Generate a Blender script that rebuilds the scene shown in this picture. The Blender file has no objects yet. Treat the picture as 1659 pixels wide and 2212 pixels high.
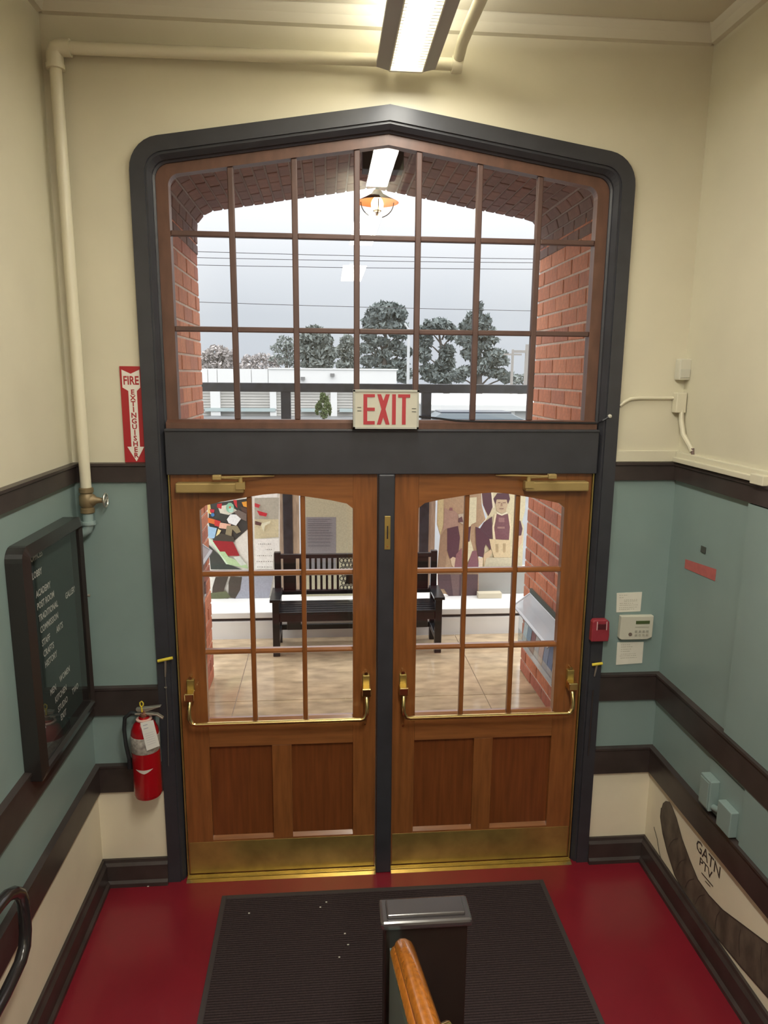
import bpy, math, random
from mathutils import Vector, Matrix
random.seed(7)
SC = bpy.context.scene
COL = SC.collection
PI = math.pi

# ------------------------------------------------------------------ camera
CAM = Vector((-0.2703, -3.1245, 2.4422)); FPX = 1528.85
def cam_axes(yaw=0.0827, pit=0.1914, rol=0.0086):
    fwd0 = Vector((math.sin(yaw), math.cos(yaw), 0)); right0 = Vector((math.cos(yaw), -math.sin(yaw), 0)); up0 = Vector((0, 0, 1))
    fwd = fwd0*math.cos(pit) - up0*math.sin(pit); up = up0*math.cos(pit) + fwd0*math.sin(pit)
    return right0*math.cos(rol) + up*math.sin(rol), -right0*math.sin(rol) + up*math.cos(rol), fwd
CR, CU, CF = cam_axes()
cd = bpy.data.cameras.new('camera'); cam = bpy.data.objects.new('camera', cd); COL.objects.link(cam)
cam.matrix_world = Matrix(((CR.x, CU.x, -CF.x, CAM.x), (CR.y, CU.y, -CF.y, CAM.y), (CR.z, CU.z, -CF.z, CAM.z), (0, 0, 0, 1)))
cd.sensor_fit = 'VERTICAL'; cd.sensor_height = 24; cd.sensor_width = 24; cd.lens = FPX/2212*24
cd.clip_start = 0.05; cd.clip_end = 500
SC.camera = cam

def at(u, v, y=None, x=None, z=None):
    """point of the place seen at pixel (u, v) of the 1659x2212 photograph, on the plane y=, x= or z="""
    d = CF + CR*((u-829.5)/FPX) - CU*((v-1106)/FPX)
    if y is not None: t = (y-CAM.y)/d.y
    elif x is not None: t = (x-CAM.x)/d.x
    else: t = (z-CAM.z)/d.z
    return CAM + d*t

# ------------------------------------------------------------------ world, lights, exposure
W = bpy.data.worlds.new('overcast_sky'); SC.world = W; W.use_nodes = True
nt = W.node_tree; nt.nodes.clear()
g = nt.nodes.new('ShaderNodeTexCoord'); s = nt.nodes.new('ShaderNodeSeparateXYZ'); r = nt.nodes.new('ShaderNodeValToRGB')
n = nt.nodes.new('ShaderNodeTexNoise'); n.inputs['Scale'].default_value = 3.0; n.inputs['Detail'].default_value = 3
mx = nt.nodes.new('ShaderNodeMath'); mx.operation = 'MULTIPLY_ADD'; mx.inputs[1].default_value = 0.05
b = nt.nodes.new('ShaderNodeBackground'); o = nt.nodes.new('ShaderNodeOutputWorld')
nt.links.new(g.outputs['Generated'], s.inputs[0]); nt.links.new(g.outputs['Generated'], n.inputs['Vector'])
nt.links.new(n.outputs['Fac'], mx.inputs[0]); nt.links.new(s.outputs['Z'], mx.inputs[2])
nt.links.new(mx.outputs[0], r.inputs[0]); nt.links.new(r.outputs[0], b.inputs[0]); nt.links.new(b.outputs[0], o.inputs[0])
e = r.color_ramp.elements
e[0].position = 0.0; e[0].color = (0.135, 0.146, 0.162, 1)
e[1].position = 1.0; e[1].color = (1.0, 1.0, 1.0, 1)
m_ = e.new(0.10); m_.color = (0.150, 0.161, 0.174, 1)
m_ = e.new(0.24); m_.color = (0.245, 0.252, 0.26, 1)
m_ = e.new(0.45); m_.color = (0.46, 0.465, 0.47, 1)
b.inputs[1].default_value = 4.6
SC.view_settings.view_transform = 'Standard'; SC.view_settings.look = 'None'
SC.view_settings.gamma = 1.0; SC.view_settings.use_curve_mapping = False
SC.view_settings.exposure = 0.0
def area(name, loc, size, sy, power, color, rot=(0, 0, 0)):
    l = bpy.data.lights.new(name, 'AREA'); l.shape = 'RECTANGLE'; l.size = size; l.size_y = sy; l.energy = power; l.color = color
    ob = bpy.data.objects.new(name, l); COL.objects.link(ob); ob.location = loc; ob.rotation_euler = rot
    return ob
area('fill_lamp_rear', (0.05, -2.75, 3.575), 0.2, 1.2, 58, (1.0, 0.97, 0.87))  # unseen back fill for the end wall and doors
area('lamp_of_front_ceiling_light', (0.05, -0.75, 3.575), 0.13, 1.2, 17, (1.0, 0.97, 0.87))
area('fill_uplight_front', (0.05, -0.75, 3.735), 0.13, 1.2, 20, (1.0, 0.97, 0.87), (PI, 0, 0))  # added to brighten the ceiling and upper walls; the housing top is closed
area('fill_uplight_rear', (0.05, -2.75, 3.735), 0.2, 1.2, 36, (1.0, 0.97, 0.87), (PI, 0, 0))  # unseen upward fill, added to bounce light off the ceiling
area('fill_lamp_hall', (0.05, -5.2, 3.575), 0.25, 1.3, 40, (1.0, 0.97, 0.87))  # unseen fill, added to lift the near side walls and lower end wall

# ------------------------------------------------------------------ materials
MATS = {}
def mat(name, col, rough=0.6, metal=0.0, noise=0.0, scale=20, bump=0.0, stretch=(1, 1, 1), coat=0.0, emit=None, es=1.0, spec=0.5, col2=None):
    if name in MATS: return MATS[name]
    m = bpy.data.materials.new(name); m.use_nodes = True; t = m.node_tree; p = t.nodes['Principled BSDF']
    p.inputs['Base Color'].default_value = (*col, 1); p.inputs['Roughness'].default_value = rough; p.inputs['Metallic'].default_value = metal
    p.inputs['Specular IOR Level'].default_value = spec
    if coat: p.inputs['Coat Weight'].default_value = coat; p.inputs['Coat Roughness'].default_value = 0.12
    if emit: p.inputs['Emission Color'].default_value = (*emit, 1); p.inputs['Emission Strength'].default_value = es
    if noise or bump:
        tc = t.nodes.new('ShaderNodeTexCoord'); mp = t.nodes.new('ShaderNodeMapping'); mp.inputs['Scale'].default_value = stretch
        nz = t.nodes.new('ShaderNodeTexNoise'); nz.inputs['Scale'].default_value = scale; nz.inputs['Detail'].default_value = 5
        t.links.new(tc.outputs['Object'], mp.inputs[0]); t.links.new(mp.outputs[0], nz.inputs['Vector'])
        if noise:
            rp = t.nodes.new('ShaderNodeValToRGB'); c2 = col2 or tuple(c*(1-noise) for c in col)
            rp.color_ramp.elements[0].position = 0.3; rp.color_ramp.elements[1].position = 0.7
            rp.color_ramp.elements[0].color = (*c2, 1); rp.color_ramp.elements[1].color = (*[min(1, c*(1+noise*0.4)) for c in col], 1)
            t.links.new(nz.outputs['Fac'], rp.inputs[0]); t.links.new(rp.outputs[0], p.inputs['Base Color'])
        if bump:
            bp = t.nodes.new('ShaderNodeBump'); bp.inputs['Strength'].default_value = bump; bp.inputs['Distance'].default_value = 0.005
            t.links.new(nz.outputs['Fac'], bp.inputs['Height']); t.links.new(bp.outputs[0], p.inputs['Normal'])
    MATS[name] = m
    return m
def flat(r_, g_, b_, rough=0.6):
    """sRGB 0-255 colour as a plain printed or painted material"""
    k = 'colour_%d_%d_%d' % (r_, g_, b_)
    f = lambda c: ((c/255+0.055)/1.055)**2.4 if c > 10 else c/255/12.92
    return mat(k, (f(r_), f(g_), f(b_)), rough, noise=0.12, scale=60)
def glassmat(name, tint=(1, 1, 1), rough=0.0, ior=1.45):
    m = bpy.data.materials.new(name); m.use_nodes = True; t = m.node_tree; t.nodes.clear()
    o = t.nodes.new('ShaderNodeOutputMaterial'); a = t.nodes.new('ShaderNodeBsdfTransparent'); gl = t.nodes.new('ShaderNodeBsdfGlossy')
    a.inputs[0].default_value = (*tint, 1); gl.inputs['Roughness'].default_value = rough
    lw = t.nodes.new('ShaderNodeLayerWeight'); lw.inputs[0].default_value = 0.5; pw = t.nodes.new('ShaderNodeMath'); pw.operation = 'POWER'; pw.inputs[1].default_value = 5.0
    f = t.nodes.new('ShaderNodeMath'); f.operation = 'MULTIPLY_ADD'; r0 = 2*((ior-1)/(ior+1))**2; f.inputs[1].default_value = 1-r0; f.inputs[2].default_value = r0; mix = t.nodes.new('ShaderNodeMixShader')
    t.links.new(lw.outputs['Facing'], pw.inputs[0]); t.links.new(pw.outputs[0], f.inputs[0]); t.links.new(f.outputs[0], mix.inputs[0]); t.links.new(a.outputs[0], mix.inputs[1]); t.links.new(gl.outputs[0], mix.inputs[2]); t.links.new(mix.outputs[0], o.inputs[0])
    MATS[name] = m; return m
GLASS = glassmat('window_glass'); BOARDGLASS = glassmat('board_glass', (0.93, 0.95, 0.95), ior=1.6)
CREAM = mat('cream_wall_paint', (0.62, 0.582, 0.452), 0.55, noise=0.05, scale=3, bump=0.15)
CREAM2 = mat('lower_cream_paint', (0.80, 0.73, 0.56), 0.5, noise=0.07, scale=4, bump=0.15)
TEAL = mat('blue_green_wall_paint', (0.225, 0.303, 0.288), 0.38, noise=0.06, scale=4, bump=0.25)
CEIL = mat('ceiling_paint', (0.60, 0.565, 0.45), 0.7)
BLACKTRIM = mat('dark_brown_trim_paint', (0.048, 0.036, 0.033), 0.36, noise=0.3, scale=9, bump=0.15)
CASING = mat('charcoal_casing_paint', (0.036, 0.037, 0.045), 0.42, noise=0.2, scale=9, bump=0.1)
WOOD = mat('fir_door_wood', (0.26, 0.092, 0.026), 0.30, noise=0.28, scale=9, stretch=(6, 6, 0.5), coat=0.35, bump=0.05)
WOODR = mat('fir_rail_wood', (0.27, 0.10, 0.030), 0.30, noise=0.25, scale=9, stretch=(0.5, 6, 6), coat=0.35, bump=0.05)
SASH = mat('stained_sash_wood', (0.125, 0.058, 0.038), 0.45, noise=0.25, scale=10, stretch=(3, 3, 1))
SASHDK = mat('muntin_wood', (0.10, 0.052, 0.042), 0.5, noise=0.2, scale=10)
PANELW = mat('door_panel_wood', (0.19, 0.056, 0.015), 0.33, noise=0.3, scale=8, stretch=(7, 7, 0.4), coat=0.3)
BRASS = mat('polished_brass', (0.78, 0.60, 0.26), 0.22, metal=1.0, noise=0.1, scale=30)
BRASSD = mat('dull_brass', (0.50, 0.38, 0.12), 0.36, metal=0.75, noise=0.25, scale=10)
GOLDP = mat('bronze_closer_paint', (0.42, 0.30, 0.12), 0.4, metal=0.4)
FLOORRED = mat('red_floor_paint', (0.20, 0.010, 0.020), 0.30, noise=0.12, scale=3, coat=0.15, bump=0.05)
BRICKS = [mat('red_brick_%s' % k, c, 0.85, noise=0.25, scale=30, bump=0.4) for k, c in
          (('warm', (0.54, 0.185, 0.10)), ('orange', (0.60, 0.22, 0.12)), ('dark', (0.43, 0.145, 0.095)), ('brown', (0.48, 0.175, 0.11)), ('pale', (0.66, 0.25, 0.135)))]
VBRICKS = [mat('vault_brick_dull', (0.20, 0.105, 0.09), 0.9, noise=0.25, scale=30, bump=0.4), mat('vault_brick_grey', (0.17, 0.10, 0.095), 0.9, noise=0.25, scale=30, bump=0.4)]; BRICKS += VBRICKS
VMORTAR = mat('dark_vault_mortar', (0.24, 0.19, 0.18), 0.9, noise=0.2, scale=40)  # vault joints, darker and greyer than the wall mortar
MORTAR = mat('mortar', (0.66, 0.55, 0.47), 0.9, noise=0.2, scale=40)
WHITEP = mat('white_paint', (0.78, 0.78, 0.76), 0.6, noise=0.05, scale=6)
PIPEP = mat('cream_pipe_paint', (0.66, 0.62, 0.48), 0.35)
BLACKM = mat('black_metal', (0.018, 0.018, 0.022), 0.32, noise=0.2, scale=30)
PLASTIC = mat('off_white_plastic', (0.56, 0.54, 0.45), 0.45)
PAPER = mat('paper', (0.72, 0.69, 0.60), 0.8, noise=0.05, scale=20)

# ------------------------------------------------------------------ mesh helpers
class MB:
    def __init__(self): self.v = []; self.f = []; self.mi = []; self.m = []; self.sm = []
    def _m(self, m):
        if m is None: return 0
        if m not in self.m: self.m.append(m)
        return self.m.index(m)
    def add(self, vs, fs, m=None, smooth=False):
        b = len(self.v); self.v += [tuple(p) for p in vs]; k = self._m(m)
        for f in fs: self.f.append([i+b for i in f]); self.mi.append(k); self.sm.append(smooth)
        return self
    def box(self, x0, x1, y0, y1, z0, z1, m=None):
        vs = [(x, y, z) for x in (x0, x1) for y in (y0, y1) for z in (z0, z1)]
        return self.add(vs, [(0, 1, 3, 2), (4, 6, 7, 5), (0, 4, 5, 1), (2, 3, 7, 6), (0, 2, 6, 4), (1, 5, 7, 3)], m)
    def prism(self, pts, d, m=None):
        """pts: closed loop of 3-D points, d: extrusion vector"""
        n = len(pts); d = Vector(d); a = [Vector(p) for p in pts]
        vs = a + [p+d for p in a]
        fs = [tuple(range(n))[::-1], tuple(range(n, 2*n))] + [(i, (i+1) % n, n+(i+1) % n, n+i) for i in range(n)]
        return self.add(vs, fs, m)
    def poly(self, pts, m=None): return self.add(pts, [tuple(range(len(pts)))], m)
    def strip(self, A, B, m=None, closed=False):
        n = len(A); fs = [(i, i+1, n+i+1, n+i) for i in range(n-1)]
        if closed: fs.append((n-1, 0, n, 2*n-1))
        return self.add(list(A)+list(B), fs, m)
    def tube(self, path, r, seg=10, m=None, cap=True):
        P = [Vector(p) for p in path]; rr = r if isinstance(r, (list, tuple)) else [r]*len(P)
        T = []
        for i in range(len(P)):
            a = P[max(i-1, 0)]; c = P[min(i+1, len(P)-1)]; T.append((c-a).normalized())
        up = Vector((0, 0, 1)) if abs(T[0].z) < 0.9 else Vector((0, 1, 0))
        N = (up - T[0]*up.dot(T[0])).normalized(); vs = []; fs = []
        for i, p in enumerate(P):
            if i: N = (N - T[i]*N.dot(T[i])).normalized()
            Bn = T[i].cross(N)
            for k in range(seg):
                a = 2*PI*k/seg; vs.append(p + (N*math.cos(a)+Bn*math.sin(a))*rr[i])
        for i in range(len(P)-1):
            for k in range(seg): fs.append((i*seg+k, i*seg+(k+1) % seg, (i+1)*seg+(k+1) % seg, (i+1)*seg+k))
        if cap: fs += [tuple(range(seg))[::-1], tuple(range((len(P)-1)*seg, len(P)*seg))]
        return self.add(vs, fs, m, True)
    def lathe(self, c, prof, seg=24, axis='z', m=None):
        """prof: (radius, height) pairs around an axis through c"""
        vs = []; fs = []
        for rr, h in prof:
            for k in range(seg):
                a = 2*PI*k/seg; x, y = rr*math.cos(a), rr*math.sin(a)
                vs.append((c[0]+x, c[1]+y, c[2]+h) if axis == 'z' else ((c[0]+h, c[1]+x, c[2]+y) if axis == 'x' else (c[0]+x, c[1]+h, c[2]+y)))
        for i in range(len(prof)-1):
            for k in range(seg): fs.append((i*seg+k, i*seg+(k+1) % seg, (i+1)*seg+(k+1) % seg, (i+1)*seg+k))
        fs += [tuple(range(seg))[::-1], tuple(range((len(prof)-1)*seg, len(prof)*seg))]
        return self.add(vs, fs, m, True)
    def build(self, name, m=None, parent=None, bevel=0.0, seg=2):
        me = bpy.data.meshes.new(name); me.from_pydata(self.v, [], self.f)
        if self.m:
            for q in self.m: me.materials.append(q)
            me.polygons.foreach_set('material_index', self.mi)
        else: me.materials.append(m)
        me.polygons.foreach_set('use_smooth', self.sm); me.update()
        o = bpy.data.objects.new(name, me); COL.objects.link(o)
        import bmesh
        bm = bmesh.new(); bm.from_mesh(me); bmesh.ops.recalc_face_normals(bm, faces=bm.faces); bm.to_mesh(me); bm.free()
        if any(self.sm):
            try: me.set_sharp_from_angle(angle=math.radians(40))
            except Exception: pass
        if parent: o.parent = parent
        if bevel:
            q = o.modifiers.new('bevel', 'BEVEL'); q.width = bevel; q.segments = seg; q.limit_method = 'ANGLE'; q.angle_limit = math.radians(35)
        return o
def box(name, x0, x1, y0, y1, z0, z1, m, parent=None, bevel=0.0):
    return MB().box(x0, x1, y0, y1, z0, z1).build(name, m, parent, bevel)
def tag(o, label, cat, group=None, kind=None):
    o['label'] = label; o['category'] = cat
    if group: o['group'] = group
    if kind: o['kind'] = kind
    return o
def thing(name, label, cat, group=None, kind=None, loc=(0, 0, 0)):
    o = bpy.data.objects.new(name, None); COL.objects.link(o); o.empty_display_size = 0.1
    return tag(o, label, cat, group, kind)
def struct(o, label, cat): return tag(o, label, cat, None, 'structure')
def relabel(o, label): o['label'] = label; return o
def text_mesh(mb, s, size, origin, right, up, m, sx=1.0, depth=0.0015, bold=0.0, align='LEFT', lift=0.0):
    c = bpy.data.curves.new('t', 'FONT'); c.body = s; c.size = 1.0; c.resolution_u = 2; c.align_x = align; c.offset = bold
    o = bpy.data.objects.new('t', c); COL.objects.link(o)
    dg = bpy.context.evaluated_depsgraph_get(); me = bpy.data.meshes.new_from_object(o.evaluated_get(dg))
    R, U, O = Vector(right), Vector(up), Vector(origin); N = R.cross(U)
    vs = [O + R*(v.co.x*size*sx) + U*(v.co.y*size) + N*(depth+lift) for v in me.vertices]
    mb.add(vs, [tuple(p.vertices) for p in me.polygons], m)
    bpy.data.objects.remove(o); bpy.data.curves.remove(c); bpy.data.meshes.remove(me)

XL, XR = -1.345, 1.335
ZT, ZC = 2.0595, 3.86      # top of the top rail, ceiling
BANDS = [('lower', 0.493, 0.636), ('middle', 0.885, 1.026), ('upper', 1.975, 2.0595)]

# ------------------------------------------------------------------ room shell
YB = -6.6
def tudor(hw, zap, r, slope=0.157, n=7, z0=0.0, x0=0.0):
    """right half then left half of a four-centred outline, from (hw, z0) over the apex to (-hw, z0), as (x, z)"""
    zc = zap - slope*hw
    ang = math.atan(slope); t = r*math.tan((PI/2-ang)/2)
    cx, cz = hw-r, zc-t
    right = [(hw, z0), (hw, cz)]
    for i in range(1, n+1):
        a = (PI/2-ang)*i/n
        right.append((cx+r*math.cos(a), cz+r*math.sin(a)))
    for k in (0.66, 0.33):
        x = (hw-t)*k; right.append((x, zap-slope*x - 0*x))
    right.append((0.0, zap))
    left = [(-x, z) for x, z in right[-2::-1]]
    return [(x+x0, z) for x, z in right+left]

f = MB()
f.box(XL-0.02, XR+0.02, -1.5, 0.105, -0.05, 0.0)
fl = f.build('floor', FLOORRED); struct(fl, 'glossy red painted floor inside the double doors', 'floor')
c = box('ceiling', XL-0.1, XR+0.1, YB, 0.1, ZC, ZC+0.05, CEIL); struct(c, 'pale panelled ceiling above the entry', 'ceiling')
for k in range(13):
    box('ceiling_panel', XL, XR, -0.06-0.5*(k+1)+0.006, -0.06-0.5*k, ZC-0.008, ZC, CEIL, c)
def sidewall(name, x, s, label):
    m = MB()
    x0, x1 = (x-0.12, x) if s < 0 else (x, x+0.12)
    m.box(x0, x1, YB, 0.02, 0, 0.565, CREAM2); m.box(x0, x1, YB, 0.02, 0.565, 2.02, TEAL); m.box(x0, x1, YB, 0.02, 2.02, ZC, CREAM)
    return struct(m.build(name), label, 'wall')
wl = sidewall('wall_left', XL-0.016, -1, 'left wall, cream above and blue-green below, with directory board')
wr = sidewall('wall_right', XR+0.016, 1, 'right wall, cream above and blue-green below, with sketch near floor')
b = MB(); b.box(XL-0.2, XR+0.2, YB-0.1, YB, -0.05, ZC, CREAM); struct(b.build('wall_back'), 'plain cream wall behind the stairs', 'wall')
# raised panel on right wall towards the viewer
box('wall_panel', XR+0.002, XR+0.018, -1.9, -0.585, 1.026, 1.972, TEAL, wr)
box('wall_panel', XR+0.002, XR+0.018, -1.9, -0.76, 0.636, 0.885, TEAL, wr)
# front wall with the arched opening
WIN = 1.0
m = MB()
for x0, x1 in ((XL-0.12, -WIN), (WIN, XR+0.12)):
    m.box(x0, x1, 0.016, 0.30, 0, 0.565, CREAM2); m.box(x0, x1, 0.016, 0.30, 0.565, 2.02, TEAL); m.box(x0, x1, 0.016, 0.30, 2.02, 3.1, CREAM)
arch = tudor(WIN, 3.47, 0.09, z0=3.1)
half = len(arch)//2
top = [(XR+0.12, 3.1), (XR+0.12, ZC+0.05), (0, ZC+0.05)]
m.prism([(x, 0.016, z) for x, z in [(WIN, 3.1)] + [(XR+0.12, 3.1), (XR+0.12, ZC+0.05), (0, ZC+0.05)] + arch[half:0:-1]], (0, 0.284, 0), CREAM)
m.prism([(x, 0.016, z) for x, z in [(-WIN, 3.1)] + arch[-2:half-1:-1] + [(0, ZC+0.05), (XL-0.12, ZC+0.05), (XL-0.12, 3.1)]], (0, 0.284, 0), CREAM)
struct(m.build('wall_front'), 'cream and blue-green end wall around the arched doorway', 'wall')
# crown moulding and picture rail under the ceiling
m = MB(); m.prism([(XL, 0.016, 3.795), (XL, -0.004, 3.80), (XL, -0.012, 3.815), (XL, -0.02, 3.83), (XL, -0.05, ZC), (XL, 0.016, ZC)], (XR-XL, 0, 0))
struct(m.build('trim_1', CEIL), 'pale crown moulding along the ceiling over the doorway', 'trim')
for s, x in ((1, XL-0.016), (-1, XR+0.016)):
    m = MB(); m.prism([(x, 0, 3.795), (x+0.02*s, 0, 3.80), (x+0.035*s, 0, 3.83), (x+0.06*s, 0, ZC), (x, 0, ZC)], (0, YB, 0))
    struct(m.build('trim_2' if s > 0 else 'trim_3', CEIL), 'pale crown moulding along the top of the %s wall' % ('left' if s > 0 else 'right'), 'trim')

# dark rails on the walls
tn = 4
for nm, z0, z1 in BANDS:
    for side in ('left', 'right'):
        x, s = (XL, 1) if side == 'left' else (XR, -1)
        m = MB()
        m.prism([(x-0.016*s, 0.0, z0), (x+0.002*s, 0, z0+0.002), (x+0.004*s, 0, z1-0.018), (x+0.010*s, 0, z1-0.014), (x+0.010*s, 0, z1-0.003), (x-0.016*s, 0, z1)], (0, YB+0.02, 0))
        o = m.build('trim_%d' % tn, BLACKTRIM); tn += 1
        struct(o, 'dark brown %s rail running along the %s wall' % (nm, side), 'trim')
        m = MB(); a, b_ = (XL-0.016, -1.05) if side == 'left' else (1.05, XR+0.016)
        m.prism([(a, 0.016, z0), (a, 0.0, z0), (a, -0.002, z1-0.018), (a, -0.008, z1-0.014), (a, -0.008, z1-0.003), (a, 0.016, z1)], (b_-a, 0, 0))
        o = m.build('trim_%d' % tn, BLACKTRIM); tn += 1
        struct(o, 'short dark brown %s rail on the end wall %s of the doors' % (nm, side), 'trim')
# baseboards
def baseprof(): return [(0.016, 0), (-0.024, 0), (-0.024, 0.02), (-0.012, 0.03), (-0.010, 0.105), (0.0, 0.118), (0.004, 0.132), (0.016, 0.132)]
for side in ('left', 'right'):
    x, s = (XL, 1) if side == 'left' else (XR, -1)
    m = MB(); m.prism([(x-a*s, 0.0, z) for a, z in baseprof()], (0, -1.5, 0))
    struct(m.build('baseboard_%s' % side, BLACKTRIM), 'dark brown baseboard along the foot of the %s wall' % side, 'baseboard')
    a, b_ = (XL-0.016, -1.05) if side == 'left' else (1.05, XR+0.016)
    m = MB(); m.prism([(a, q, z) for q, z in baseprof()], (b_-a, 0, 0))
    struct(m.build('baseboard_front_%s' % side, BLACKTRIM), 'short dark baseboard on the end wall %s of the doors' % side, 'baseboard')

# ------------------------------------------------------------------ arched casing
def ring(mb, o1, y1, o2, y2): mb.strip([(x, y1, z) for x, z in o1], [(x, y2, z) for x, z in o2])
O0 = tudor(1.05, 3.521, 0.135); O1 = tudor(0.992, 3.462, 0.085); O2 = tudor(0.984, 3.452, 0.078); O3 = tudor(0.970, 3.436, 0.07); O4 = tudor(0.962, 3.428, 0.065)
m = MB(); ring(m, O0, 0.018, O0, -0.002); ring(m, O0, -0.002, O1, -0.002); ring(m, O1, -0.002, O1, 0.008); ring(m, O1, 0.008, O2, 0.008)
ring(m, O2, 0.008, O3, 0.030); ring(m, O3, 0.030, O3, 0.045); ring(m, O3, 0.045, O4, 0.05); ring(m, O4, 0.05, O4, 0.16)
ring(m, O4, 0.16, O0, 0.16)
struct(m.build('trim_20', CASING, bevel=0.003), 'broad charcoal painted casing that arches over the doors', 'trim')
m = MB(); m.box(-0.964, 0.964, 0.0, 0.14, 2.006, 2.203); m.box(-0.964, 0.964, -0.006, 0.03, 2.195, 2.206)
struct(m.build('trim_21', CASING, bevel=0.003), 'wide charcoal crossbar between the doors and the arched window', 'trim')
struct(box('trim_22', -0.037, 0.037, -0.008, 0.12, 0.0, 2.006, CASING, bevel=0.006), 'slim charcoal post between the two doors', 'trim')
t = thing('strike_plate', 'narrow brass strike plate set in the post between doors', 'plate')
pa, pb = at(831, 1115, y=-0.01), at(843, 1187, y=-0.01)
box('plate', pa.x, pb.x, -0.0115, -0.0085, pb.z, pa.z, BRASSD, t, 0.001)
q = at(837, 1180, y=-0.01); MB().lathe((q.x, -0.0145, q.z), [(0.004, 0), (0.004, 0.004)], 10, 'y').build('screw', BRASS, t)
q = at(837, 1150, y=-0.01); box('slot', q.x-0.003, q.x+0.003, -0.0125, -0.011, q.z-0.03, q.z+0.03, BLACKM, t)

# ------------------------------------------------------------------ arched window above the doors
w = thing('window_1', 'arched multi-pane window above the double doors', 'window', None, 'structure')
ZS = 2.243
G0 = tudor(0.912, 3.386, 0.05, z0=ZS)
def archz(x, zap=3.386): return zap - 0.157*abs(x)
m = MB(); Oo = tudor(0.962, 3.428, 0.065, z0=2.203)
ring(m, Oo, 0.06, G0, 0.06); ring(m, G0, 0.06, G0, 0.11); ring(m, Oo, 0.11, G0, 0.11)
m.build('frame', SASH, w, 0.003)
m = MB(); m.prism([(-0.962, 0.03, 2.203), (-0.962, 0.11, 2.203), (-0.962, 0.11, ZS), (-0.962, 0.06, ZS), (-0.962, 0.03, ZS-0.012)], (1.924, 0, 0)); m.build('sill', SASH, w)
MX = [-0.659, -0.395, -0.132, 0.132, 0.395, 0.659]
MZ = [2.629, 3.018]
for x in MX:
    MB().prism([(x-0.0125, 0.066, ZS), (x+0.0125, 0.066, ZS), (x+0.0125, 0.066, archz(x+0.011)), (x-0.0125, 0.066, archz(x-0.011))], (0, 0.03, 0)).build('muntin', SASHDK, w, 0.004)
for z in MZ:
    m = MB(); xs = [-0.912]+MX+[0.912]
    for a, b_ in zip(xs, xs[1:]):
        m.box(a+(0.011 if a > -0.9 else 0), b_-(0.011 if b_ < 0.9 else 0), 0.066, 0.096, z-0.011, z+0.011)
    m.build('muntin', SASHDK, w, 0.004)
xs = [-0.912]+MX+[0.912]; zs = [ZS]+MZ
for i in range(7):
    a, b_ = xs[i], xs[i+1]; a2 = a+(0.011 if i else 0); b2 = b_-(0.011 if i < 6 else 0)
    for j in range(3):
        z0 = zs[j]+(0.011 if j else 0)
        if j < 2: pts = [(a2, z0), (b2, z0), (b2, zs[j+1]-0.011), (a2, zs[j+1]-0.011)]
        else:
            seg_ = [p for p in G0 if a2 < p[0] < b2 and p[1] > z0]
            pts = [(a2, z0), (b2, z0)]
            if i < 6: pts.append((b2, archz(b2)))
            pts += seg_ if i == 6 else seg_
            if i > 0: pts.append((a2, archz(a2)))
            if i == 6: pts = [(a2, z0), (b2, z0)] + [p for p in G0 if p[1] > z0 and p[0] > a2] + [(a2, archz(a2))]
            if i == 0: pts = [(a2, z0), (b2, z0), (b2, archz(b2))] + [p for p in G0 if p[1] > z0 and p[0] < b2]
            # drop duplicates
            cl = []
            for p in pts:
                if not cl or (abs(p[0]-cl[-1][0])+abs(p[1]-cl[-1][1])) > 1e-4: cl.append(p)
            pts = cl
        MB().poly([(x, 0.081, z) for x, z in pts]).build('pane', GLASS, w)

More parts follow.
